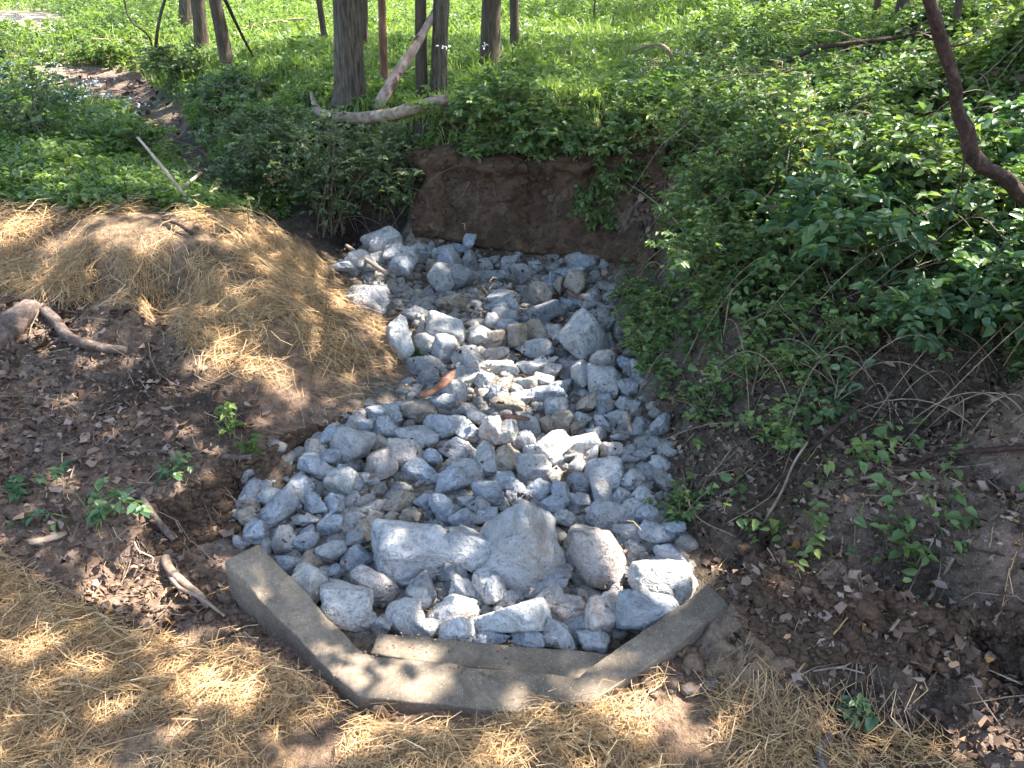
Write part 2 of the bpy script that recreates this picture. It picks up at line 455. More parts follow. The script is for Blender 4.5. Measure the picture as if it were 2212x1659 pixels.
# ------------------------------------------------------------------ terrain
SOIL = {'S': (.215, .142, .085), 'R': (.20, .13, .09), 'D': (.052, .038, .029), 'W': (.10, .065, .042), 'G': (.055, .070, .026),  # 'W' carries shade of the cut faces; 'D' is humus plus hollow shade
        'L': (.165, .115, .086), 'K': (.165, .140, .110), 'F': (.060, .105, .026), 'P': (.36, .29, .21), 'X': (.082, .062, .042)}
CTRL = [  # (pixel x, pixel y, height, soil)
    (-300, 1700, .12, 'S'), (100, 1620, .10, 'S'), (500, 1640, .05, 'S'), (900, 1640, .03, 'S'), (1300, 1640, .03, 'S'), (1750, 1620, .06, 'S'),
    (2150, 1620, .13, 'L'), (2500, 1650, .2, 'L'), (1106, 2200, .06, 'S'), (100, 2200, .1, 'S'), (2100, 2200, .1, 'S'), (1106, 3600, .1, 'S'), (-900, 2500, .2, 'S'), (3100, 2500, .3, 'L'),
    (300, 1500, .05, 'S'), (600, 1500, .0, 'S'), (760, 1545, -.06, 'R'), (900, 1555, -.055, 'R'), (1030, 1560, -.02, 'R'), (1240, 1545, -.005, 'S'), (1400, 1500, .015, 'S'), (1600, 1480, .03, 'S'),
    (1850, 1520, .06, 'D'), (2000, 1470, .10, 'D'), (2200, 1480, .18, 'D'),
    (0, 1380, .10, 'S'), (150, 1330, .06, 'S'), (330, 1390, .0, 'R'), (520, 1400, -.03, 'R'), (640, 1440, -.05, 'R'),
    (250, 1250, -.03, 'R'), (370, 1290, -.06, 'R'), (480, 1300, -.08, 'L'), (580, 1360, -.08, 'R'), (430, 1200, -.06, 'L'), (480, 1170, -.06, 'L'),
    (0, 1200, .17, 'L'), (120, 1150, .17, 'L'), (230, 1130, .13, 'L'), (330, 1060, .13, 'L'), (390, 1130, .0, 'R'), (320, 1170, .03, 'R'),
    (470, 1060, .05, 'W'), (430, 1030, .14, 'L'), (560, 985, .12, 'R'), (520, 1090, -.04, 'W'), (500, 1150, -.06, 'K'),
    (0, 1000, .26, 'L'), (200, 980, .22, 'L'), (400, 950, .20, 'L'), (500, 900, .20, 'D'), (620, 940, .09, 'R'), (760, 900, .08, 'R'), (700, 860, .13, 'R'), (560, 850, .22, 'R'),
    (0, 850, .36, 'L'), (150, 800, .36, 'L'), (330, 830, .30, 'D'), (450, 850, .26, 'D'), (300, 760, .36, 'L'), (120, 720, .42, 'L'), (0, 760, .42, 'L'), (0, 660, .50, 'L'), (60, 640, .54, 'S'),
    (230, 705, .36, 'D'), (320, 708, .35, 'D'), (370, 715, .37, 'D'), (200, 690, .40, 'D'), (210, 664, .52, 'S'), (290, 660, .53, 'S'), (380, 690, .46, 'S'), (450, 750, .36, 'S'), (480, 800, .30, 'S'), (600, 800, .24, 'S'), (600, 700, .40, 'S'), (450, 620, .55, 'S'), (250, 590, .60, 'S'), (50, 570, .62, 'S'),  # 'D' points paint shade into the hollow below the straw edge
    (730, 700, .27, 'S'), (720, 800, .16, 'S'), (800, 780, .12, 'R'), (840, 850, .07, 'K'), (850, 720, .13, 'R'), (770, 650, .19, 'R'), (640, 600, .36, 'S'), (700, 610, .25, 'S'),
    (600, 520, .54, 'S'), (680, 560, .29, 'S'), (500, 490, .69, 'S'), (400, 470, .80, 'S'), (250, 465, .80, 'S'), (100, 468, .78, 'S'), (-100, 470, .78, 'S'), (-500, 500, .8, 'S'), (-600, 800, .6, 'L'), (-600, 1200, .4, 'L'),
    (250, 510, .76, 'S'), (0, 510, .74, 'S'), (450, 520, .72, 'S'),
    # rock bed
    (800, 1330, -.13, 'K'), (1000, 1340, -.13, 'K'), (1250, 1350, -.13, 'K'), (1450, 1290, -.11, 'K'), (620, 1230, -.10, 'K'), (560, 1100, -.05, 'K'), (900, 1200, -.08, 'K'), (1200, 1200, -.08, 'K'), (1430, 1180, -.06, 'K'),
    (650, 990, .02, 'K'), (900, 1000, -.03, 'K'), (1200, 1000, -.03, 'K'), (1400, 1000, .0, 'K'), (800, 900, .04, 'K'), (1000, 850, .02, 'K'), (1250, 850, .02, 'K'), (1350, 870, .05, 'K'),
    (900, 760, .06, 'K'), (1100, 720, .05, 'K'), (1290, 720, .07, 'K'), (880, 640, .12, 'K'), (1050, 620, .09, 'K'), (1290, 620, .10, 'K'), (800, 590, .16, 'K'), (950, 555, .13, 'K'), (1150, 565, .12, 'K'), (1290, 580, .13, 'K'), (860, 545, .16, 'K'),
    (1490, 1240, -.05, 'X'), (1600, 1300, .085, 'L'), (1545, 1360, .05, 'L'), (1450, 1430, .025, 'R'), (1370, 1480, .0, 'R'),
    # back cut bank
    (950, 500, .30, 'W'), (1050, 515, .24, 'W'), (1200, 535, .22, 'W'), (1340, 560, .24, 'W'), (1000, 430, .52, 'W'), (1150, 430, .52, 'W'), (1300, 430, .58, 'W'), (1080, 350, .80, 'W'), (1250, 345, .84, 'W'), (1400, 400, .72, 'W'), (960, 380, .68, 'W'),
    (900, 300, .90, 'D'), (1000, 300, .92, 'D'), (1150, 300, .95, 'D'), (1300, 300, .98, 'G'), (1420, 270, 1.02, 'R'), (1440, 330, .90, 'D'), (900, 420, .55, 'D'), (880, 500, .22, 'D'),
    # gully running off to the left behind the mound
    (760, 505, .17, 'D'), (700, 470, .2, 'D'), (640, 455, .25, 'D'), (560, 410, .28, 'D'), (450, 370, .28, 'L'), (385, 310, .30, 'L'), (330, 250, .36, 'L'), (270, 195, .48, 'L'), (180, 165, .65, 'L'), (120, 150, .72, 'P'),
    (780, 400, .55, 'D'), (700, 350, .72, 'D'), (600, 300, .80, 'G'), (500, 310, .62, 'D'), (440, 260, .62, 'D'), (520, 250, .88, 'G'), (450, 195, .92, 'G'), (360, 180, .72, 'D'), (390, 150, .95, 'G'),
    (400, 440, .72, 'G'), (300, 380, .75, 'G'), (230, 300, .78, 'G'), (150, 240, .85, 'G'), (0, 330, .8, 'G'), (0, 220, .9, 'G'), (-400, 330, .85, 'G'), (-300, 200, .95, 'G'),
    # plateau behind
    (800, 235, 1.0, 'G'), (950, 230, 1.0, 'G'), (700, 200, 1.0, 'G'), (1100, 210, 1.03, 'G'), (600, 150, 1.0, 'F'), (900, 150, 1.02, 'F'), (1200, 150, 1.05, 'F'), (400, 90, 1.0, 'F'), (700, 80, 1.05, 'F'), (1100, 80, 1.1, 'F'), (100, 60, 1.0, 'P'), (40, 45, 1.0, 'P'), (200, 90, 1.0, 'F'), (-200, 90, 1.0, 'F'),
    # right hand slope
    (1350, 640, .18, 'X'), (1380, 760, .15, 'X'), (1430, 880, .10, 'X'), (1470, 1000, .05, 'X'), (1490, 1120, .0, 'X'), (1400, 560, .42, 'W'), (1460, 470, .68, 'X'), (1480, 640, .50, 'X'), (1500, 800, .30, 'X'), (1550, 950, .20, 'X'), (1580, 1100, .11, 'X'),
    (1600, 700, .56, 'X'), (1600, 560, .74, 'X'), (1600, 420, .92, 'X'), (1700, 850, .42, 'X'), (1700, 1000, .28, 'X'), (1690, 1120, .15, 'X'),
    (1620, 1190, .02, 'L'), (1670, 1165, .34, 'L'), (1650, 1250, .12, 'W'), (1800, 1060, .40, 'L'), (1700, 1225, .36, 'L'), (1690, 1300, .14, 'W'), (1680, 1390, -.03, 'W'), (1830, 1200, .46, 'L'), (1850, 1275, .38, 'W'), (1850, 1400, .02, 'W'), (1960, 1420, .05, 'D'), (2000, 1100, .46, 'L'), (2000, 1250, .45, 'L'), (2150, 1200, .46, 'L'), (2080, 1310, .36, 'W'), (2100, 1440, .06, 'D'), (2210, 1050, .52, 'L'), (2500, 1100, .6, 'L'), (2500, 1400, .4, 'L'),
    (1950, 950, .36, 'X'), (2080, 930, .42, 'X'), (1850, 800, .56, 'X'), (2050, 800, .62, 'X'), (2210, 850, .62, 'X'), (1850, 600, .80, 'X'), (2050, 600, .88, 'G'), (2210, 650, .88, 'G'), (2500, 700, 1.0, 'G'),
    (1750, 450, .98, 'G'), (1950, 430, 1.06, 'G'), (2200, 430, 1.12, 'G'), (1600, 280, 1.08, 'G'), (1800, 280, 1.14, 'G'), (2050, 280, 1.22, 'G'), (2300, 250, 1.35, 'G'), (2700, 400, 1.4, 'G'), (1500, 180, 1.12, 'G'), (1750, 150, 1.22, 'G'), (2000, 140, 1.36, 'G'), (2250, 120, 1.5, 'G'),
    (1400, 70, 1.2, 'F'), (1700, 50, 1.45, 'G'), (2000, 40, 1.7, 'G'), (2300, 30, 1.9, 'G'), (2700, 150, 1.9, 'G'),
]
cp = np.array([list(at_z(a, b, c)) for a, b, c, _ in CTRL])
ct = [c[3] for c in CTRL]
FAR = [(0, 26, 1.15, 'F'), (-12, 26, 1.1, 'F'), (12, 26, 2.6, 'F'), (0, 45, 1.6, 'F'), (-25, 45, 1.4, 'F'), (28, 45, 5.5, 'G'), (-60, 100, 3, 'F'), (0, 100, 4, 'F'), (70, 100, 12, 'F'),
       (-40, 10, 1.2, 'F'), (40, 10, 7, 'G'), (-40, -20, .6, 'F'), (40, -20, 4, 'G'), (0, -25, .3, 'F'), (14, 10, 2.6, 'G'), (8, 4, 1.7, 'G'), (8, 0, .9, 'G'), (-9, 3, .7, 'G'), (-8, 0, .4, 'L'), (0, -4, .15, 'S'),
       (-300, 300, 10, 'F'), (0, 300, 10, 'F'), (300, 300, 30, 'F'), (-300, 0, 4, 'F'), (300, 0, 25, 'F'), (-300, -100, 4, 'F'), (300, -100, 20, 'F')]
cp = np.vstack([cp, [[a, b, c] for a, b, c, _ in FAR]])
ct += [c[3] for c in FAR]
XY, ZZ = cp[:, :2], cp[:, 2]
def kern(d):
    return np.sqrt(d * d + 0.006)
D = np.linalg.norm(XY[:, None] - XY[None], axis=-1)
n_ = len(XY)
A = np.zeros((n_ + 1, n_ + 1))
A[:n_, :n_] = kern(D) - np.eye(n_) * 0.006
A[:n_, n_] = A[n_, :n_] = 1
rbf = np.linalg.lstsq(A, np.concatenate([ZZ, [0]]), rcond=None)[0]

def axis(lo, a, b, hi, fine, g=1.16):
    c = list(np.arange(a, b, fine))
    s, x = fine, c[-1]
    while x < hi:
        s *= g
        x += s
        c.append(x)
    s, x = fine, a
    pre = []
    while x > lo:
        s *= g
        x -= s
        pre.append(x)
    return np.array(pre[::-1] + c)
GX = axis(-320, -3.6, 3.8, 320, 0.028)
GY = axis(-120, 1.1, 8.2, 320, 0.028, 1.09)
gx, gy = np.meshgrid(GX, GY, indexing='ij')
gp = np.stack([gx.ravel(), gy.ravel()], -1)
gz = np.empty(len(gp))
gc = np.empty((len(gp), 3))
csoil = np.array([SOIL[t] for t in ct])
for s in range(0, len(gp), 20000):
    d = np.linalg.norm(gp[s:s + 20000, None] - XY[None], axis=-1)
    gz[s:s + 20000] = kern(d) @ rbf[:n_] + rbf[n_]
    w = 1.0 / (d ** 3.5 + 1e-4)
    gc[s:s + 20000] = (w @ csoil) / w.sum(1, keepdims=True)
far_ = np.clip((gp[:, 1] - 6) / 20, 0, 1)
gz += 0.022 * fbm2(gp[:, 0] * 3.1, gp[:, 1] * 3.1, 3, 3) + 0.011 * fbm2(gp[:, 0] * 13, gp[:, 1] * 13, 8, 3) + far_ * 0.10 * fbm2(gp[:, 0] * .5, gp[:, 1] * .5, 21, 3)
_g = gz.reshape(gx.shape)
_s = np.hypot(np.gradient(_g, GX, axis=0), np.gradient(_g, GY, axis=1)).ravel()
_nr = (np.abs(gp[:, 0]) < 4) & (gp[:, 1] > 1) & (gp[:, 1] < 8.5)
gz += np.where(_nr, sstep(.45, 1.1, _s), 0) * (.055 * fbm2(gp[:, 0] * 5.5, gp[:, 1] * 5.5, 41, 3) + .035 * np.abs(fbm2(gp[:, 0] * 14, gp[:, 1] * 14, 43, 2)))
# keep the soil below the concrete weir's crest and sill
_px, _py, _ = to_px(np.column_stack([gp, np.zeros(len(gp))]))
_in = inpoly(_px, _py, [(700, 1368), (1330, 1368), (1470, 1320), (1250, 1508), (775, 1500), (700, 1440)])
gz = np.where(_in, np.minimum(gz, -.16), gz)
GZ = gz.reshape(gx.shape)

def H(x, y):
    x, y = np.asarray(x, float), np.asarray(y, float)
    i = np.clip(np.searchsorted(GX, x) - 1, 0, len(GX) - 2)
    j = np.clip(np.searchsorted(GY, y) - 1, 0, len(GY) - 2)
    fx = np.clip((x - GX[i]) / (GX[i + 1] - GX[i]), 0, 1)
    fy = np.clip((y - GY[j]) / (GY[j + 1] - GY[j]), 0, 1)
    return (GZ[i, j] * (1 - fx) + GZ[i + 1, j] * fx) * (1 - fy) + (GZ[i, j + 1] * (1 - fx) + GZ[i + 1, j + 1] * fx) * fy

def Hn(x, y, e=0.05):
    return unit(np.stack([H(x - e, y) - H(x + e, y), H(x, y - e) - H(x, y + e), np.full(np.shape(x), 2 * e)], -1))

def hit(px, py, lift=0.0):
    """Point where the sight line through a pixel meets the ground (raised by lift)."""
    px, py = np.atleast_1d(np.asarray(px, float)), np.atleast_1d(np.asarray(py, float))
    d = ray(px, py)
    t = np.geomspace(1.2, 120, 900)
    P = CAM + d[:, None] * t[None, :, None]
    below = P[..., 2] < H(P[..., 0], P[..., 1]) + lift
    k = np.where(below.any(1), below.argmax(1), len(t) - 1)
    lo, hi = t[np.maximum(k - 1, 0)], t[k]
    for _ in range(14):
        mid = (lo + hi) / 2
        Q = CAM + d * mid[:, None]
        b = Q[:, 2] < H(Q[:, 0], Q[:, 1]) + lift
        hi = np.where(b, mid, hi)
        lo = np.where(b, lo, mid)
    return CAM + d * hi[:, None]

def hit1(px, py, lift=0.0):
    return hit(px, py, lift)[0]

nx_, ny_ = gx.shape
mb = MB()
i, j = np.meshgrid(np.arange(nx_ - 1), np.arange(ny_ - 1), indexing='ij')
mb.add(np.column_stack([gp, gz]), np.stack([i * ny_ + j, (i + 1) * ny_ + j, (i + 1) * ny_ + j + 1, i * ny_ + j + 1], -1).reshape(-1, 4))
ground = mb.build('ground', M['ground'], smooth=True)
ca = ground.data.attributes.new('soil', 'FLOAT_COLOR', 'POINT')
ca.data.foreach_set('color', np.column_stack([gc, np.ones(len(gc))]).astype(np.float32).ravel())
tag(ground, 'wooded ground of bare soil, banks, gully and green field', None, None, 'structure')

# cover regions, outlined in the photograph's frame and applied to ground points
R_STRAW_A = [(-900, 480), (0, 458), (150, 462), (300, 450), (430, 462), (560, 484), (690, 570), (790, 650), (850, 730), (875, 800), (835, 850), (770, 880), (620, 900), (590, 850), (540, 830), (440, 800), (400, 750), (385, 700), (300, 662), (205, 665), (100, 650), (0, 640), (-900, 640)]
R_STRAW_B = [(-900, 1190), (0, 1200), (110, 1290), (300, 1370), (520, 1400), (640, 1470), (760, 1540), (900, 1570), (1060, 1560), (1240, 1520), (1420, 1470), (1650, 1475), (1850, 1550), (2000, 1590), (2150, 1720), (2400, 2400), (-900, 2400)]
R_BED = [(730, 575), (800, 530), (900, 520), (1010, 525), (1130, 545), (1240, 550), (1310, 570), (1335, 640), (1345, 740), (1400, 830), (1440, 930), (1455, 1020), (1460, 1100), (1500, 1190), (1500, 1290), (1420, 1380), (1310, 1412), (1100, 1400), (850, 1380), (745, 1375), (640, 1260), (560, 1180), (505, 1130), (520, 1040), (600, 950), (770, 885), (850, 845), (905, 800), (850, 700), (780, 600)]
R_WALL = [(890, 330), (1000, 318), (1120, 335), (1250, 330), (1380, 345), (1460, 400), (1450, 480), (1400, 580), (1330, 580), (1000, 545), (900, 520)]
R_LITTER_L = [(-900, 640), (0, 650), (90, 660), (210, 670), (300, 670), (390, 720), (450, 810), (560, 850), (600, 940), (500, 1050), (480, 1180), (500, 1300), (620, 1420), (520, 1400), (300, 1370), (110, 1290), (0, 1200), (-900, 1190)]
R_LITTER_R = [(1480, 1050), (1600, 1000), (1800, 900), (2300, 850), (3100, 800), (3100, 1900), (2250, 1850), (2000, 1590), (1850, 1550), (1650, 1475), (1560, 1400), (1600, 1340), (1520, 1200)]
R_GULLY = [(60, 155), (200, 142), (300, 165), (375, 225), (425, 300), (485, 395), (435, 405), (355, 325), (265, 235), (120, 180)]
R_WEIR = [(480, 1210), (560, 1170), (760, 1368), (1310, 1400), (1530, 1255), (1585, 1310), (1290, 1525), (1100, 1545), (760, 1510), (640, 1400)]
# ==PART2==
# ------------------------------------------------------------------ eroded cut faces in front of the smooth terrain
def cut_face(cols, nc, nr, lip, amp, label, seed):
    c = np.array(cols, float)
    k = np.linspace(0, len(c) - 1, nc)
    q = np.column_stack([np.interp(k, np.arange(len(c)), c[:, i]) for i in range(4)])
    q[:, 1] += 9 * noise2(np.arange(nc) * .17, np.zeros(nc), seed)
    t = np.linspace(0, 1, nr)
    X = q[:, 0:1] * (1 - t) + q[:, 2:3] * t
    Y = q[:, 1:2] * (1 - t) + q[:, 3:4] * t
    P = hit(X.ravel(), Y.ravel())
    N = Hn(P[:, 0], P[:, 1], .06)
    N[:, 2] *= .25
    N = unit(N + np.array([0, -.25, 0]))
    u = np.repeat(np.linspace(0, 1, nc), nr)
    tt = np.tile(t, nc)
    fade = sstep(0, .07, tt) * sstep(1, .9, tt) * sstep(0, .05, u) * sstep(1, .95, u)
    nz = .55 * noise3(P * 5 + seed, seed) + .45 * np.abs(noise3(P * 11 + seed, seed + 1)) + .3 * noise3(P * 24, seed + 2) + .18 * noise3(P * 50, seed + 3)
    d = lip * np.exp(-((tt - .13) / .09) ** 2) * (1 + .6 * noise3(P * 7, seed + 5)) - .5 * lip * sstep(.2, .4, tt) * sstep(.85, .55, tt) + amp * (nz + .9)
    P = P + N * (-.04 * (1 - fade) + fade * d)[:, None]
    i, j = np.meshgrid(np.arange(nc - 1), np.arange(nr - 1), indexing='ij')
    F = np.stack([i * nr + j, i * nr + j + 1, (i + 1) * nr + j + 1, (i + 1) * nr + j], -1).reshape(-1, 4)
    o = MB().add(P, F).build('cut_bank', M['cutsoil'], smooth=True)
    tag(o, label, None, None, 'structure')
    return P[fade > .5]
FACE_W = cut_face([(872, 318, 880, 520), (950, 312, 940, 525), (1030, 318, 1030, 545), (1120, 325, 1140, 560), (1220, 322, 1230, 568), (1320, 312, 1320, 580), (1400, 268, 1390, 590), (1470, 285, 1430, 600)], 190, 80, .10, .05, 'bare eroded dirt wall at the back of the rock bed', 3)
FACE_R = cut_face([(1640, 1165, 1600, 1270), (1650, 1200, 1620, 1340), (1690, 1235, 1670, 1410), (1780, 1250, 1770, 1435), (1860, 1262, 1860, 1430), (1960, 1285, 1965, 1440), (2060, 1300, 2080, 1450), (2180, 1310, 2200, 1470), (2330, 1320, 2350, 1480)], 170, 46, .03, .02, 'crumbling cut face of the soil terrace right of the weir', 17)
FACE_L = cut_face([(300, 1090, 270, 1210), (380, 1070, 370, 1200), (430, 1030, 440, 1180), (480, 1005, 500, 1160), (540, 985, 545, 1075), (600, 950, 600, 985), (680, 915, 690, 935), (770, 885, 780, 905)], 120, 36, .022, .016, 'eroded soil edge left of the rock bed', 29)

# ------------------------------------------------------------------ concrete weir
def block(name, top, depth, mat, parent, cuts=14, bev=0.006, amp=0.0065, seed=0, batter=0.0):
    bm = bmesh.new()
    top = [Vector(p) for p in top]
    c = sum(top, Vector()) / len(top)
    bot = [p + Vector(((p.x - c.x) * batter, (p.y - c.y) * batter, 0)) - Vector((0, 0, depth)) for p in top]
    tv = [bm.verts.new(p) for p in top]
    bv = [bm.verts.new(p) for p in bot]
    n = len(top)
    bm.faces.new(tv)
    bm.faces.new(bv[::-1])
    for k in range(n):
        bm.faces.new((tv[k], bv[k], bv[(k + 1) % n], tv[(k + 1) % n]))
    bmesh.ops.recalc_face_normals(bm, faces=bm.faces)
    bmesh.ops.bevel(bm, geom=list(bm.edges), offset=bev, segments=2, affect='EDGES', profile=0.6)
    bmesh.ops.triangulate(bm, faces=[f for f in bm.faces if len(f.verts) > 4])
    for _ in range(3):
        lon = [e for e in bm.edges if e.calc_length() > 0.05]
        if lon:
            bmesh.ops.subdivide_edges(bm, edges=lon, cuts=2, use_grid_fill=True)
    co = np.array([v.co[:] for v in bm.verts])
    dz = np.stack([noise3(co * 9 + seed + 11 * k, k) + .6 * noise3(co * 31 + seed + 7 * k, k + 4) for k in range(3)], -1) * amp
    for v, d in zip(bm.verts, dz):
        v.co += Vector(d)
    me = bpy.data.meshes.new(name)
    bm.to_mesh(me)
    bm.free()
    me.polygons.foreach_set('use_smooth', np.ones(len(me.polygons), bool))
    me.materials.append(mat)
    o = bpy.data.objects.new(name, me)
    COL.objects.link(o)
    o.parent = parent
    return o

weir = empty('concrete_weir', (0, 0, 0), 'low concrete weir with two sloping wing walls holding back the rocks', 'weir')
ZL, ZR = .15, .12
block('wing_wall', [at_z(484, 1212, ZL), at_z(720, 1462, .002), at_z(772, 1398, .004), at_z(558, 1176, ZL)], .55, M['concrete'], weir, seed=1)
block('crest_beam', [at_z(702, 1444, 0), at_z(772, 1502, 0), at_z(1130, 1541, 0), at_z(1266, 1520, 0), at_z(1252, 1462, 0), at_z(1000, 1436, 0), at_z(800, 1413, 0), at_z(762, 1388, 0)], .45, M['concrete'], weir, seed=2)
block('wing_wall', [at_z(1222, 1482, .003), at_z(1270, 1530, .002), at_z(1580, 1311, ZR), at_z(1530, 1259, ZR)], .5, M['concrete'], weir, seed=3)
block('inner_sill', [at_z(800, 1413, -.045), at_z(1246, 1468, -.045), at_z(1330, 1412, -.045), at_z(815, 1368, -.045)], .4, M['concrete'], weir, seed=4, amp=.005)

# ------------------------------------------------------------------ rocks
def ico(sub):
    bm = bmesh.new()
    bmesh.ops.create_icosphere(bm, subdivisions=sub, radius=1)
    v = np.array([p.co[:] for p in bm.verts])
    f = np.array([[q.index for q in p.verts] for p in bm.faces])
    bm.free()
    return unit(v), f
ICO = {s: ico(s) for s in (1, 2, 3, 4)}

def rock_shape(seed, sub, npl=11, p=18, fixed=None, amp=1.0):
    r = np.random.default_rng(seed)
    d, f = ICO[sub]
    if fixed is None:
        n = randdir(npl * 6, r)
        keep = [n[0]]
        for q in n[1:]:
            if len(keep) < npl and max(float(q @ k) for k in keep) < 0.80:
                keep.append(q)
        n = np.array(keep)
        h = r.uniform(.55, 1.0, len(n))
        n = np.vstack([n, -n[:3]])
        h = np.concatenate([h, r.uniform(.6, .95, 3)])
    else:
        n = unit(np.array([q[:3] for q in fixed], float))
        h = np.array([q[3] for q in fixed], float)
    s = np.maximum(d @ n.T, 1e-4) / h
    rr = (s ** p).sum(1) ** (-1.0 / p)
    rr = np.minimum(rr, 2.1)
    rr *= 1 + amp * (.05 * noise3(d * 1.9 + seed, seed) + .035 * noise3(d * 4.3 + seed, seed + 1) + .022 * noise3(d * 9 + seed, seed + 2) + (.014 * noise3(d * 19 + seed, seed + 3) if sub > 2 else 0))
    ch = noise3(d * 2.6 + seed * .7, seed + 7)
    rr *= 1 - amp * .16 * sstep(.35, .75, ch)              # broken-off chips
    v = d * rr[:, None]
    lo, hi = v.min(0), v.max(0)
    return (v - (lo + hi) / 2) / (hi - lo), f

PROTO = []
for k in range(30):
    v, f = rock_shape(100 + k, 4, npl=int(rng.integers(6, 11)), p=float(rng.choice([24, 36, 50])))
    PROTO.append(MB().add(v, f).mesh('rock', M['rock'], smooth=True))
PEAK = MB().add(*rock_shape(7, 4, p=26, fixed=[(-.62, -.15, .62, .56), (.62, -.2, .60, .60), (0, .75, .6, .62), (0, 0, -1, .55), (-.2, -.92, .30, .55), (.5, -.8, .3, .66), (-1, .1, -.1, 1.0), (1, .1, -.2, 1.0), (0, -.4, .9, .95)])).mesh('rock', M['rock'], smooth=True)
SLABF = [(0, 0, 1, .8), (0, 0, -1, .8), (1, .1, .1, 1), (-1, .1, .05, 1), (0, 1, .1, .8), (.1, -1, 0, .8), (.7, -.7, .2, 1.05), (-.7, -.6, .4, 1.1)]
LOAFF = [(0, 0, 1, .8), (0, -.7, .7, .82), (0, -1, -.1, .85), (-.8, -.2, .6, .9), (.8, -.1, .5, .9), (1, 0, -.2, 1), (-1, 0, -.2, 1), (0, 1, .2, .9), (0, 0, -1, .8)]
def variant(fx, k):
    r = np.random.default_rng(k)
    return [tuple(np.array(q[:3]) + r.normal(0, .16, 3)) + (q[3] * r.uniform(.85, 1.12),) for q in fx] + [tuple(randdir(1, r)[0]) + (.9,) for _ in range(3)]
SLAB = [MB().add(*rock_shape(20 + k, 4, p=40, fixed=variant(SLABF, k))).mesh('rock', M['rock'], smooth=True) for k in range(5)]
LOAF = [MB().add(*rock_shape(40 + k, 4, p=30, fixed=variant(LOAFF, 50 + k))).mesh('rock', M['rock'], smooth=True) for k in range(6)]
TONE = {'g': (1, 1, 1), 'p': (1.22, 1.2, 1.16), 'd': (.68, .70, .74), 'b': (.88, .76, .62), 'w': (1.16, 1.03, .95), 'u': (.86, .93, 1.02)}

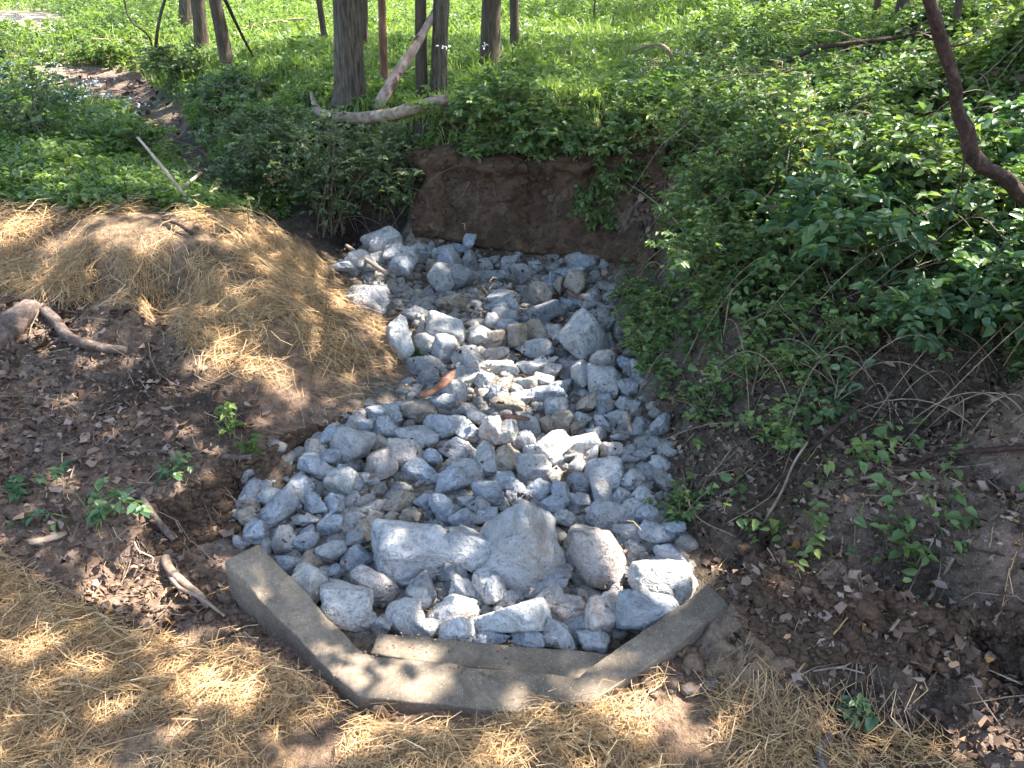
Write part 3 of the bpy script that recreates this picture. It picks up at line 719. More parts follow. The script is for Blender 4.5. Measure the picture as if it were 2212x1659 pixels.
L5 = [  # upper and middle bed: x, y, width, height, tilt, tone, label, shape
    (390, 125, 175, 135, -20, 'p', 'white sunlit boulder striped with leaf shadows at the head of the bed', 'loaf'), (250, 245, 160, 115, 15, 'p', 'bright sunlit rock under the pale stick at the upper left edge', ''), (150, 265, 130, 60, 10, 'p', 'low sunlit rock farthest left at the top of the bed', ''), (350, 220, 90, 80, 0, 'p', 'small bright rock right of the pale stick below the striped boulder', ''),
    (505, 205, 165, 130, -15, 'g', 'large grey rock just right of the striped white boulder', ''), (490, 268, 150, 110, -35, 'u'), (605, 150, 95, 60, -5, 'g'), (632, 195, 115, 62, -8, 'u'), (690, 150, 50, 70, 0, 'd'),
    (800, 255, 115, 160, 5, 'u', 'tall upright grey rock in the top row of the bed', ''), (740, 185, 95, 80, 0, 'g'), (710, 265, 90, 80, 20, 'b'), (850, 150, 110, 50, 15, 'u'), (915, 125, 62, 100, 12, 'u', 'small pointed rock standing up against the dirt bank', ''),
    (920, 235, 90, 120, 10, 'g'), (1000, 250, 100, 60, 10, 'g'), (880, 340, 100, 130, 10, 'd'), (770, 350, 165, 135, 15, 'g', 'broad faceted rock below the upright one near the top', ''),
    (1050, 320, 170, 60, -5, 'd'), (1170, 235, 100, 72, -10, 'g'), (1250, 290, 125, 80, 15, 'g'), (1330, 260, 80, 50, 5, 'g'), (1530, 290, 155, 60, 2, 'u'), (1570, 222, 100, 80, -30, 'g'), (1640, 238, 105, 80, 15, 'u', 'rock topping the small pile at the upper right of the bed', ''), (1690, 220, 50, 40, 0, 'd'),
    (305, 475, 210, 140, 25, 'd', 'dark oval boulder lying alone on the straw slope', 'loaf'), (1370, 552, 245, 105, -22, 'd', 'long dark slab propped up to the right in the middle bed', 'slab'),
    (1570, 380, 105, 130, 5, 'b', 'brown stained rock standing in the upper right of the bed', ''), (1655, 482, 100, 85, 10, 'g'), (1540, 492, 130, 50, -8, 'u'), (1480, 370, 70, 105, -10, 'b'), (1420, 350, 70, 90, 15, 'u'), (1340, 445, 130, 130, -25, 'b'), (1130, 460, 150, 80, 0, 'g'), (1115, 515, 160, 100, -5, 'u'),
    (600, 555, 150, 85, 10, 'g'), (765, 665, 240, 190, 20, 'g', 'broad dusty grey boulder in the middle left of the bed', 'loaf'), (810, 478, 150, 75, -5, 'b'), (500, 695, 150, 185, 15, 'p', 'bright wedge rock at the left edge behind a green sprig', ''), (762, 775, 125, 140, 30, 'g', 'angular rock just right of the green sprig', ''), (622, 650, 70, 115, -25, 'p'), (650, 740, 130, 120, 25, 'p'),
    (980, 692, 130, 95, 5, 'p'), (1060, 602, 85, 95, 15, 'p'), (1165, 582, 175, 95, 10, 'd'), (1135, 645, 110, 100, 25, 'u'), (1062, 720, 130, 105, -20, 'b', 'reddish brown rock in the middle of the bed', ''), (1335, 670, 150, 125, 5, 'b'), (1225, 690, 130, 150, -30, 'b'),
    (1640, 720, 190, 205, -45, 'g', 'big triangular slab leaning at the right side of the bed', 'slab'), (1762, 640, 62, 100, 10, 'd'), (1755, 752, 95, 95, 0, 'g'), (1745, 846, 130, 115, -5, 'w', 'pale buff block at the right edge of the bed', ''), (1310, 770, 185, 110, 5, 'g'), (1435, 690, 105, 100, 20, 'g'),
    (900, 800, 175, 95, 10, 'p', 'brilliant white sunlit rock in the middle left of the bed', ''), (1095, 880, 245, 72, 5, 'p', 'long flat white sunlit slab in the middle of the bed', 'slab'), (1080, 800, 120, 80, 10, 'w'), (1360, 880, 180, 95, -30, 'g'), (1270, 880, 100, 60, 0, 'g'), (1560, 872, 135, 85, 10, 'd'), (1425, 900, 110, 70, -25, 'g'),
    (1745, 965, 220, 190, 10, 'g', 'largest flat grey boulder at the right of the middle bed', 'loaf'), (1620, 935, 120, 150, 5, 'g'), (655, 880, 240, 110, 10, 'd'), (670, 935, 95, 85, 0, 'd'), (890, 950, 125, 105, 15, 'g'), (920, 870, 85, 145, -25, 'g'),
    (1395, 1045, 225, 92, -4, 'u', 'long grey rock across the middle of the bed', 'slab'), (1370, 970, 100, 72, 10, 'p'), (1270, 980, 115, 72, -15, 'p'), (1470, 990, 105, 80, 10, 'u'), (1000, 960, 110, 80, 0, 'g'), (1090, 1032, 92, 80, 10, 'd'), (820, 1022, 155, 115, 15, 'g'), (1150, 1112, 165, 90, 0, 'b'),
    (1742, 1110, 100, 100, 10, 'u'), (1640, 1105, 130, 120, -30, 'b'), (1882, 1012, 112, 115, 30, 'u'), (1942, 905, 72, 85, 10, 'g'), (1880, 862, 100, 60, 5, 'u'), (1240, 1090, 110, 75, 0, 'p'), (1450, 1120, 130, 90, 5, 'g'),
    (380, 1170, 235, 115, 10, 'u', 'wide pale blue grey rock at the left corner below the straw slope', ''), (290, 1245, 85, 120, 10, 'u'), (410, 1250, 145, 130, 5, 'u'), (510, 1112, 112, 80, -20, 'u'), (600, 1150, 175, 105, 5, 'b'), (220, 1240, 115, 110, -35, 'g'), (70, 1310, 145, 115, -15, 'u'), (200, 1355, 205, 190, 15, 'g', 'large grey boulder at the left edge under the bare soil', ''),
    (750, 1112, 130, 100, 10, 'u'), (760, 1242, 200, 135, 5, 'u'), (590, 1312, 205, 120, -5, 'g', 'rounded grey rock in the left of the lower bed beside a pinkish one', ''), (900, 1142, 105, 72, 5, 'w'), (972, 1190, 112, 68, 10, 'p'), (1040, 1262, 110, 175, 10, 'w', 'tall pale rock standing in the centre of the bed', ''), (1150, 1290, 120, 155, 20, 'p'),
    (910, 1270, 130, 110, 10, 'u'), (1280, 1222, 125, 95, -10, 'g'), (1250, 1332, 112, 92, 5, 'd'), (1400, 1232, 95, 100, 10, 'b'), (1490, 1222, 105, 110, 0, 'b'), (1600, 1212, 112, 100, 5, 'g'), (1560, 1252, 60, 85, 15, 'b'), (1730, 1212, 82, 80, 0, 'g'), (1822, 1190, 122, 72, 5, 'g'), (1512, 1322, 112, 72, 8, 'b'), (1420, 1352, 172, 135, 15, 'p'), (1600, 1362, 195, 82, -18, 'p', 'bright sunlit slab in the right of the lower bed', 'slab'),
    (1860, 1100, 90, 70, 0, 'g'), (1930, 1110, 80, 60, 5, 'd'), (1690, 1290, 90, 70, 5, 'g'), (1850, 1310, 100, 55, 0, 'g'), (1970, 1240, 90, 80, 10, 'd'), (2105, 1230, 90, 130, 20, 'd'), (2060, 1350, 90, 80, 0, 'd'), (1790, 1402, 122, 92, -5, 'w'), (1890, 1455, 105, 85, 5, 'g'), (2080, 1482, 125, 85, -10, 'g'), (1750, 1545, 205, 175, 10, 'g', 'rounded grey boulder on the right of the lower bed', 'loaf'), (1912, 1585, 145, 112, -30, 'g'), (1985, 1430, 90, 80, 0, 'd'), (2000, 1520, 110, 80, 10, 'd'),
    (360, 1352, 132, 105, 0, 'b'), (520, 1422, 172, 135, 5, 'w', 'pinkish rounded rock in the left of the lower bed', 'loaf'), (625, 1512, 205, 122, 5, 'u', 'bluish grey block below the pinkish rock', ''), (390, 1462, 150, 150, 35, 'w'), (870, 1400, 245, 115, 35, 'g', 'long tapering grey rock slanting down right in the lower bed', ''), (900, 1515, 190, 120, 20, 'g'), (1140, 1462, 165, 130, 35, 'b'), (1020, 1452, 105, 160, -10, 'g'), (1322, 1402, 112, 95, 0, 'u'), (1300, 1500, 200, 150, 0, 'g', 'smooth broad grey boulder in the centre of the lower bed', 'loaf'), (1585, 1492, 95, 105, 15, 'g'), (1655, 1432, 85, 100, -5, 'g'), (690, 1430, 100, 90, 15, 'u'), (1445, 1440, 90, 60, 0, 'g'), (1520, 1440, 80, 60, 0, 'd'),
    (-40, 1390, 130, 110, -20, 'w', 'pink tinged rock against the cut soil at the left edge', ''), (60, 1440, 120, 100, 0, 'u'), (-60, 1490, 130, 120, 5, 'u'), (40, 1530, 130, 110, 0, 'g'), (150, 1580, 190, 130, 15, 'u'), (290, 1570, 130, 90, 10, 'g'),
]
L8 = [  # lower bed behind the weir
    (800, 465, 330, 215, 8, 'g', 'big rounded boulder left of centre above the weir', 'loaf'), (1265, 415, 340, 350, 0, 'g', 'largest boulder, peaked like a pyramid, in the middle of the lower bed', 'peak'), (1050, 475, 200, 175, 10, 'g', 'dusty boulder wedged left of the pyramid shaped one', ''), (1590, 490, 290, 205, 48, 'w', 'tall pale leaning boulder right of the pyramid shaped one', ''), (1530, 572, 235, 80, 58, 'g', 'narrow slab tilted under the pale leaning boulder', 'slab'),
    (1865, 615, 275, 175, 8, 'p', 'white sunlit pitted boulder beside the right wing wall', 'loaf'), (1385, 605, 195, 145, -15, 'd', 'dark rock in the shade below the pyramid shaped boulder', ''), (1220, 552, 112, 122, 0, 'u', 'small round rock resting on the front of the pyramid shaped boulder', 'loaf'),
    (520, 712, 200, 205, 10, 'p', 'large pale block inside the left wing wall', ''), (360, 628, 160, 165, 30, 'p', 'whitish rock against the inner face of the left wing wall', ''), (652, 622, 235, 150, 35, 'w', 'pitted boulder slanting down beside the pale block', ''), (980, 728, 215, 120, -5, 'p', 'brilliant white sunlit rock in the front row', ''), (1045, 640, 165, 85, 22, 'p', 'sunlit white slab tilted above the front row', 'slab'),
    (1225, 772, 310, 185, -8, 'p', 'widest pale boulder in the front row above the inner sill', ''), (1000, 805, 165, 135, 5, 'p', 'small peaked rock in the front row', 'peak'), (855, 802, 125, 92, 5, 'p', 'low pale rock second in the front row, left of the small peaked one', ''), (770, 755, 155, 135, -15, 'p'), (670, 785, 85, 85, 0, 'g'), (605, 785, 85, 72, 0, 'g'),
    (1465, 722, 160, 112, 0, 'w'), (1385, 692, 135, 112, -10, 'w'), (1505, 668, 68, 65, 0, 'g'), (1425, 825, 140, 112, 15, 'g', 'grey rock in the front row right of the widest boulder', ''), (1500, 792, 105, 110, 10, 'd', 'dark blue grey rock in the right of the front row', ''), (1572, 852, 115, 92, -10, 'g', 'small rounded rock at the front near the right wing wall', 'loaf'), (1612, 762, 155, 195, 0, 'w'), (1790, 745, 240, 205, 12, 'u', 'large grey blue boulder leaning on the right wing wall', ''), (1285, 845, 135, 75, 0, 'u'), (1140, 845, 130, 70, 0, 'u'),
    (1150, 648, 92, 125, 5, 'g'), (1100, 612, 82, 105, 10, 'g'), (975, 562, 112, 115, 20, 'd'), (850, 622, 92, 115, 0, 'd'), (825, 658, 85, 92, -15, 'g'), (775, 612, 72, 65, 0, 'd'), (1245, 638, 92, 85, 10, 'd'), (1200, 682, 92, 75, -10, 'g'), (1655, 658, 75, 72, 0, 'g'), (1330, 640, 90, 80, 0, 'd'),
    (450, 492, 125, 98, 8, 'g'), (570, 505, 122, 105, 0, 'u'), (270, 420, 115, 122, 10, 'g'), (352, 428, 98, 112, -15, 'u'), (285, 512, 82, 85, -20, 'u'), (358, 532, 105, 105, 0, 'b'), (625, 395, 112, 112, 10, 'b'), (545, 362, 85, 82, 0, 'g'), (445, 368, 120, 92, -15, 'u'), (355, 340, 105, 62, -3, 'g'), (240, 300, 190, 125, -35, 'd', 'dark blue grey boulder with a hollow at the left of the lower bed', ''), (145, 402, 85, 95, -30, 'u'), (75, 425, 60, 50, 0, 'g'),
    (120, 222, 135, 88, 5, 'd'), (200, 245, 88, 82, 15, 'p'), (115, 318, 90, 85, 0, 'b'), (325, 228, 98, 108, 0, 'u'), (385, 268, 78, 108, 10, 'u'), (465, 282, 80, 88, 30, 'u'), (562, 256, 132, 66, -3, 'g'), (567, 312, 142, 46, -4, 'g', 'thin flat slab among the small rocks in the left lower bed', 'slab'), (660, 278, 78, 52, 10, 'w'), (655, 332, 62, 72, 0, 'w'), (500, 192, 115, 112, 0, 'g'), (265, 275, 80, 70, 0, 'g'),
    (750, 266, 125, 82, -5, 'b'), (860, 272, 95, 78, 15, 'u'), (940, 297, 95, 112, -10, 'u'), (1015, 332, 95, 92, 20, 'u'), (985, 195, 132, 105, 25, 'u'), (1130, 228, 140, 92, 38, 'u'), (1195, 188, 105, 90, -25, 'u'), (1080, 278, 82, 82, 10, 'g'), (1030, 268, 62, 58, 0, 'g'), (1335, 218, 115, 80, 0, 'u'), (1515, 188, 98, 78, 10, 'd'), (1602, 242, 95, 112, 5, 'g'), (1440, 218, 95, 85, 20, 'u'), (1500, 262, 105, 62, 0, 'g'), (1240, 222, 70, 80, 0, 'g'),
    (1630, 332, 175, 122, 5, 'g'), (1722, 402, 122, 82, 0, 'g'), (1832, 412, 125, 92, 20, 'u'), (1912, 388, 95, 72, -5, 'u'), (1898, 482, 115, 92, -8, 'u'), (1745, 472, 78, 68, 0, 'g'), (1400, 282, 105, 62, 0, 'u'), (1450, 332, 95, 72, 10, 'g'), (1720, 312, 125, 82, -20, 'g'), (1800, 320, 90, 75, 0, 'u'), (1690, 250, 90, 80, 10, 'g'), (1790, 245, 100, 80, 0, 'g'), (1860, 540, 90, 60, 0, 'u'),
    (920, 397, 85, 62, 0, 'g'), (1000, 402, 85, 55, 0, 'g'), (482, 428, 92, 62, 0, 'd'), (470, 565, 85, 72, 0, 'u'), (420, 578, 82, 62, 0, 'g'), (215, 410, 45, 55, 0, 'u'), (180, 445, 40, 60, 5, 'g'), (710, 340, 70, 60, 0, 'b'), (800, 330, 90, 60, 5, 'b'), (1110, 330, 90, 70, 0, 'u'), (570, 420, 90, 80, 0, 'g'), (700, 530, 90, 80, 0, 'd'), (1690, 560, 90, 70, 0, 'd'), (1940, 560, 80, 60, 0, 'd'),
]
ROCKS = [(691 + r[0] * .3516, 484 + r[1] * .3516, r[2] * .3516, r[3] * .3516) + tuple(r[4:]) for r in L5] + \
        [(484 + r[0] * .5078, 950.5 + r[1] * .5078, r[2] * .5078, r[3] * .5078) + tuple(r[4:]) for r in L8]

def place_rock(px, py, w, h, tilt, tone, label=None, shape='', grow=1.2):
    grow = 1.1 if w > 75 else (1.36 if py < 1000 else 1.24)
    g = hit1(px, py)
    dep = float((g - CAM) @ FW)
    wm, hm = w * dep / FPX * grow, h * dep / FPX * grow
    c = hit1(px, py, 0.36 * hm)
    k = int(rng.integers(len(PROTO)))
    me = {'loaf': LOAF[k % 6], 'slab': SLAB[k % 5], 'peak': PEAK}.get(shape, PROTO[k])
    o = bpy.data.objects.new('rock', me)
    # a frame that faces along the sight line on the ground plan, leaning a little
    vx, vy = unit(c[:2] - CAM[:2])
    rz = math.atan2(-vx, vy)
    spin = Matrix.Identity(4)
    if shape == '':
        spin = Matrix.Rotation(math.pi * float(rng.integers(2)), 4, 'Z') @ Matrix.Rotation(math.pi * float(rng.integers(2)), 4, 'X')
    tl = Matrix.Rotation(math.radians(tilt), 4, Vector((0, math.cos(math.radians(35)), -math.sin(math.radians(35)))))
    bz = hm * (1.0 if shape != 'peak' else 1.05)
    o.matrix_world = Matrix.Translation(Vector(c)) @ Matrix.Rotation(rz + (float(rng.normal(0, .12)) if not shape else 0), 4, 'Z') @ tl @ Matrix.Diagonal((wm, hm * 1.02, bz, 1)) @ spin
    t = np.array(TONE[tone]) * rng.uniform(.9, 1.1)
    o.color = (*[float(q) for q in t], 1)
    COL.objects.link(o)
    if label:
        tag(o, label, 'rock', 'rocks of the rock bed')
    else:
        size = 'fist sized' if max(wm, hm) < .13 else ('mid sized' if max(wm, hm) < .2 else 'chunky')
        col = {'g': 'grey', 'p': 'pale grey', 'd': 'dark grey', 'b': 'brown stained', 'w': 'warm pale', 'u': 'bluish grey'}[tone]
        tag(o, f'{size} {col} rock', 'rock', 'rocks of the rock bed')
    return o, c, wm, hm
rock_c, rock_s, rock_o = [], [], []
for r in ROCKS:
    o, c, wm, hm = place_rock(*r)
    rock_o.append(o)
    rock_c.append(c); rock_s.append(max(wm, hm))
rock_c, rock_s = np.array(rock_c), np.array(rock_s)
import re
HERO = [k for k, r in enumerate(ROCKS) if len(r) > 6]
def short(lab):
    t = re.split(r' (?:at|in|beside|against|behind|just|below|under|inside|across|among|right of|left of|lying|standing|near|on|above|leaning|resting|propped|wedged|topping|slanting|tilted|farthest|where) ', lab)[0].rstrip(',')
    return t if len(t.split()) <= 7 else ' '.join(t.split()[:7])
groups = {}
for k, r in enumerate(ROCKS):
    if len(r) > 6:
        continue
    d = [math.hypot(ROCKS[h][0] - r[0], (ROCKS[h][1] - r[1]) * 1.3) for h in HERO]
    h = HERO[int(np.argmin(d))]
    dx, dy = r[0] - ROCKS[h][0], (r[1] - ROCKS[h][1]) * 1.3
    way = ('right of' if dx > 0 else 'left of') if abs(dx) > abs(dy) else ('in front of' if dy > 0 else 'behind')
    groups.setdefault((rock_o[k]['label'], way, h), []).append((min(d), k))
for (lab, way, h), L in groups.items():
    L.sort()
    for n, (_, k) in enumerate(L):
        nth = '' if len(L) == 1 else (' nearest' if n == 0 else (' farther' if n == len(L) - 1 else ' halfway'))
        w_ = f"{lab}{nth} {way} the".split()
        rock_o[k]['label'] = ' '.join(w_ + short(rock_o[h]['label']).split()[:16 - len(w_)])

# packing stones and gravel under and between the rocks
LOWROCK = [rock_shape(300 + k, 2, npl=8, p=14) for k in range(10)]
TINY = [rock_shape(400 + k, 1, npl=7, p=10) for k in range(8)]
LUMP = [rock_shape(500 + k, 2, npl=8, p=40, amp=1.6) for k in range(8)]
def rocky_stuff(name, pts, size, protos, mat, label, cat, sink=0.2, flat=.75):
    mbx = MB()
    for k in range(len(protos)):
        sel = np.arange(len(pts)) % len(protos) == k
        if not sel.any():
            continue
        v, f = protos[k]
        P, S = pts[sel], size[sel]
        n = len(P)
        q = unit(rng.normal(size=(n, 4)))
        w, x, y, z = q.T
        R = np.stack([1 - 2 * (y * y + z * z), 2 * (x * y - z * w), 2 * (x * z + y * w), 2 * (x * y + z * w), 1 - 2 * (x * x + z * z), 2 * (y * z - x * w), 2 * (x * z - y * w), 2 * (y * z + x * w), 1 - 2 * (x * x + y * y)], -1).reshape(n, 3, 3)
        sc = S[:, None] * rng.uniform(.65, 1.15, (n, 3))
        V = np.einsum('nij,nkj->nki', R, v[None] * sc[:, None])
        V[..., 2] *= flat
        V = V + P[:, None] + np.array([0, 0, 1.0]) * (S * (0.5 - sink) * flat)[:, None, None]
        F = (f[None] + (np.arange(n) * len(v))[:, None, None]).reshape(-1, 3)
        mbx.add(V.reshape(-1, 3), F, attr=np.repeat(rng.random(n), len(v)))
    o = mbx.build(name, mat, smooth=(protos is LOWROCK))
    return tag(o, label, cat, None, 'stuff')

def sample_region(n, xr, yr, polys, notin=()):
    x, y = rng.uniform(*xr, n), rng.uniform(*yr, n)
    P = np.column_stack([x, y, H(x, y)])
    u, v, _ = to_px(P)
    m = np.zeros(n, bool)
    for p in polys:
        m |= inpoly(u, v, p)
    for p in notin:
        m &= ~inpoly(u, v, p)
    return P[m], u[m], v[m]

P, u, v = sample_region(4400, (-1.9, 1.9), (1.9, 6.6), [R_BED], [R_WEIR])
S = rng.uniform(.05, .12, len(P))
pk = rocky_stuff('packing_stones', P, S, LOWROCK, M['rock'], 'small grey stones packed under and between the larger rocks', 'stones', .5)
pk.color = (.72, .70, .67, 1)  # darker tint makes the gaps between rocks read as shaded
P, u, v = sample_region(4500, (-2, 2.2), (1.9, 6.8), [R_BED], [R_WEIR])
rocky_stuff('gravel', P, rng.uniform(.008, .035, len(P)), TINY, M['gravel'], 'loose grey gravel and chips among the rocks', 'gravel', .15)
# ==PART3==
# ------------------------------------------------------------------ trees
def bezier(a, b, c, n):
    t = np.linspace(0, 1, n)[:, None]
    return (1 - t) ** 2 * np.asarray(a) + 2 * t * (1 - t) * np.asarray(b) + t * t * np.asarray(c)

def crown_leaves(mbx, tips, n_per, spread, L, r, flat=.6):
    c = np.repeat(tips, n_per, axis=0)
    p = c + r.normal(0, 1, c.shape) * np.array([spread, spread, spread * flat])
    n = len(p)
    leaves(mbx, p, unit(r.normal(size=(n, 3)) * [1, 1, .4]), unit(r.normal(size=(n, 3)) * .5 + [0, 0, 1]), r.uniform(.7, 1.3, n) * L, r.uniform(.45, .65, n) * L, rnd=r.random(n), r=r)

def make_tree(px, py, wpx, top, bark, label, height=11.0, group='tree trunks standing behind the bank', seed=0, flare=1.35, crown=True, thin=1.0):
    r = np.random.default_rng(900 + seed)
    g = hit1(px, py)
    dep = float((g - CAM) @ FW)
    rad = wpx * dep / FPX / 2
    t1 = at_y(top[0], top[1], g[1] + (top[2] if len(top) > 2 else 0.0))
    root = empty('tree', g, label, 'tree', group)
    lean = (t1 - g) / max(t1[2] - g[2], .2)
    lean = lean / lean[2]
    zs = np.concatenate([np.linspace(-.25, 1.8, 34), np.linspace(2.0, height * .8, 14)])
    bend = r.normal(0, .12, 2)
    cx = lean[0] * np.clip(zs, -.3, 3.0) + bend[0] * np.sin(zs * .5) * .3
    cy = lean[1] * np.clip(zs, -.3, 3.0) + bend[1] * np.sin(zs * .45) * .3
    path = np.column_stack([cx, cy, zs])
    fl = 1 + (flare - 1) * np.exp(-np.clip(zs, 0, None) * 5.5) + .5 * np.clip(-zs, 0, 1)
    tap = np.clip(1 - zs / height * .75, .2, 1.2)
    mbx = MB()
    tube(mbx, path, rad * fl * tap, 20, .07, seed, ridges=5)
    tips = []
    for k in range(7):
        h0 = height * r.uniform(.42, .78)
        i = int(np.argmin(abs(zs - h0)))
        a = r.uniform(0, 2 * np.pi)
        ln = height * r.uniform(.16, .3)
        b = path[i]
        e = b + np.array([math.cos(a) * ln, math.sin(a) * ln, ln * r.uniform(.4, 1.0)])
        m = (b + e) / 2 + np.array([0, 0, -ln * .1])
        q = bezier(b, m, e, 7)
        tube(mbx, q, np.linspace(rad * .35, rad * .08, 7), 7, cap=False)
        tips += [q[3], q[4], q[5], q[6]]
    tips.append(path[-1]); tips.append(path[-3])
    mbx.build('trunk', bark, root, smooth=True)
    if crown:
        cm = MB()
        tp = np.array(tips)
        tp = np.vstack([tp, tp + r.normal(0, .6, tp.shape)])
        crown_leaves(cm, tp, int(26 * thin), .42, .16, r)
        cm.build('crown', M['canopy'], root)
    return root, g, rad

TREES = [
    (757, 236, 64, (753, 0), 'bark_grey', 'thickest grey barked tree trunk, standing behind the curved fallen log', 13, 1.4),
    (497, 168, 27, (468, 0), 'bark_dark', 'dark trunk leaning left above the gully, right one of the left pair', 10, 1.2),
    (438, 124, 29, (427, 0), 'bark_dark', 'dark trunk left of the leaning dark one, near the gully', 11, 1.25),
    (403, 70, 30, (402, 0), 'bark_grey', 'sunlit grey trunk farthest back in the left group', 11, 1.3),
    (705, 110, 13, (691, 0), 'bark_dark', 'slim dark trunk just left of the thickest tree', 8, 1.2),
    (788, 118, 14, (790, 0), 'bark_dark', 'slim dark trunk peeking out behind the thickest tree', 8, 1.2),
    (831, 188, 17, (820, 0), 'bark_red', 'slender reddish barked tree between the thickest trunk and the leaning snag', 8, 1.15),
    (911, 208, 24, (909, 0), 'bark_dark', 'dark trunk on the left of the close twin pair', 11, 1.2),
    (946, 210, 34, (950, 0), 'bark_grey', 'grey brown trunk on the right of the twin pair, sunlit at its foot', 11, 1.2),
    (1056, 153, 43, (1064, 0), 'bark_dark', 'stout dark trunk right of the twin pair', 12, 1.15),
    (1113, 121, 20, (1110, 0), 'bark_dark', 'slim dark trunk farthest right in the row of trees', 9, 1.15),
]
for k, (px, py, w, top, bk, lab, hgt, fl) in enumerate(TREES):
    make_tree(px, py, w, top, M[bk], lab, hgt, seed=k, flare=fl, thin=.8)
BACK = [(1890, 52, 13, (1900, -10), 'left one'), (1945, 48, 24, (1952, -10), 'thickest one'), (2062, 60, 14, (2076, -10), 'right one')]
for k, (px, py, w, top, nm) in enumerate(BACK):
    make_tree(px, py, w, top, M['bark_dark'], f'dark trunk in the shade at the top right, {nm} of three', 9, 'dark trunks on the far right slope', seed=40 + k, thin=.6)

# bent limb crossing the top right corner, rooted beyond the frame
limb = empty('leaning_tree', hit1(2440, 640), 'bent reddish brown young tree crossing the top right corner', 'tree')
lp = [hit1(2440, 640, -.05)] + [at_y(a, b, y) for a, b, y in ((2330, 520, 3.55), (2212, 420, 3.5), (2150, 372, 3.48), (2105, 335, 3.46), (2086, 300, 3.45), (2070, 225, 3.42), (2042, 120, 3.36), (2008, 10, 3.3), (1975, -160, 3.2), (1960, -420, 3.1))]
lp = np.array(lp) - np.array(limb.location)
q = smooth_path(lp, 70)
q = q + np.column_stack([noise2(np.arange(70) * .22, np.zeros(70), k) for k in (3, 4, 5)]) * .012
dl = float(((lp[3] + np.array(limb.location)) - CAM) @ FW)
tube_m = MB()
tube(tube_m, q, np.interp(np.linspace(0, 1, 70), [0, .3, .42, .6, 1], np.array([18, 15, 17, 12.5, 9]) * dl / FPX), 20, .24, 3, ridges=6)
tube_m.build('trunk', M['bark_limb'], limb, smooth=True)
st = MB()
e0 = np.array(at_y(2038, 100, 3.38)) - np.array(limb.location)
tube(st, smooth_path([e0, e0 + [.06, .02, .0], e0 + [.12, .03, .015]], 6), np.linspace(.008, .003, 6), 6)
st.build('branch', M['bark_limb'], limb, smooth=True)
st = MB()
e1 = np.array(at_y(2088, 320, 3.45)) - np.array(limb.location)
tube(st, smooth_path([e1, e1 + [.0, -.02, -.15], e1 + [-.02, -.02, -.33]], 6), np.linspace(.005, .002, 6), 5)
st.build('branch', M['bark_limb'], limb, smooth=True)
lc = MB()
rr_ = np.random.default_rng(5)
crown_leaves(lc, q[-8:] + [0, 0, .6], 12, .35, .1, rr_)
lc.build('crown', M['canopy'], limb)

# ------------------------------------------------------------------ logs, snags, sticks, roots
def stick(name, pts, r0, r1, mat, label, cat, sides=9, n=24, rough=.12, group=None, seed=None, taper=None, end=True):
    """pts: list of (px, py, lift) on the ground or ('y', px, py, depth)."""
    W = []
    for p in pts:
        W.append(at_y(p[1], p[2], p[3]) if p[0] == 'y' else hit1(p[0], p[1], p[2]))
    W = np.array(W)
    dep = float((W.mean(0) - CAM) @ FW)
    o0 = W[0].copy()
    q = smooth_path(W - o0, n)
    mbx = MB()
    sd = int(rng.integers(99)) if seed is None else seed
    rad = np.linspace(r0, r1, n) if taper is None else np.interp(np.linspace(0, 1, n), *taper)
    tube(mbx, q, rad * dep / FPX, sides, rough, sd)
    o = mbx.build(name, M[mat], smooth=True)
    o.location = [float(c) for c in o0]
    return tag(o, label, cat, group)

stick('fallen_log', [(672, 200, .24), (682, 230, .18), (705, 250, .12), (780, 256, .11), (850, 247, .12), (905, 230, .12), (968, 216, .12)], 6, 12, 'deadwood', 'curved bare fallen log with an upturned end on top of the bank', 'log', 14, 44, .1, taper=([0, .15, .3, .6, 1], [3, 7, 12, 13.5, 12]))
stick('leaning_snag', [(815, 236, 0), ('y', 850, 170, 7.6), ('y', 892, 108, 7.74), ('y', 928, 46, 7.95), ('y', 944, 14, 8.06)], 14, 6, 'snag', 'broken dead trunk with peeling bark leaning against the twin trees', 'snag', 14, 40, .13)
stick('fallen_log', [(-45, 765, .0), (0, 728, .02), (36, 695, .03), (72, 664, .02)], 34, 26, 'greywood', 'thick rotting log at the left edge below the straw mound', 'log', 22, 40, .22)
stick('branch', [(97, 672, .02), (118, 690, .035), (135, 714, .045), (165, 736, .045), (225, 752, .03), (275, 757, .015)], 13, 9, 'greywood', 'crooked thick branch lying on soil right of the rotting log', 'branch', 12, 30, .12)
stick('buried_log', [(200, 812, -.01), (250, 822, .0), (310, 822, -.015)], 12, 10, 'bark_dark', 'dark half buried log on the leaf littered soil', 'log', 12, 16, .12)
stick('stake', [(432, 466, -.03), ('y', 360, 372, 5.15), ('y', 297, 296, 5.35)], 4.6, 2.6, 'palewood', 'thin pale stick standing tilted at the crest of the straw mound', 'stick', 8, 14, .08)
stick('stick', [(352, 474, .02), (385, 484, .04), (415, 504, .02)], 3, 4.5, 'bark_limb', 'short dark stick lying on the sunlit top of the straw mound', 'stick', 7, 10, .12)
stick('stick', [(748, 530, .14), (790, 560, .13), (836, 592, .12)], 4, 5, 'palewood', 'pale peeled stick lying on the sunlit rocks at the upper left', 'stick', 8, 12, .08)
stick('stick', [(398, 402, .1), (416, 388, .14), (434, 372, .16)], 4, 3, 'palewood', 'short bleached stick in the weeds right of the tilted stake, upper one', 'stick', 7, 8, .1)
stick('stick', [(424, 438, .05), (445, 420, .08), (472, 405, .11)], 4.5, 3, 'palewood', 'short bleached stick in the weeds right of the tilted stake, lower one', 'stick', 7, 8, .1)
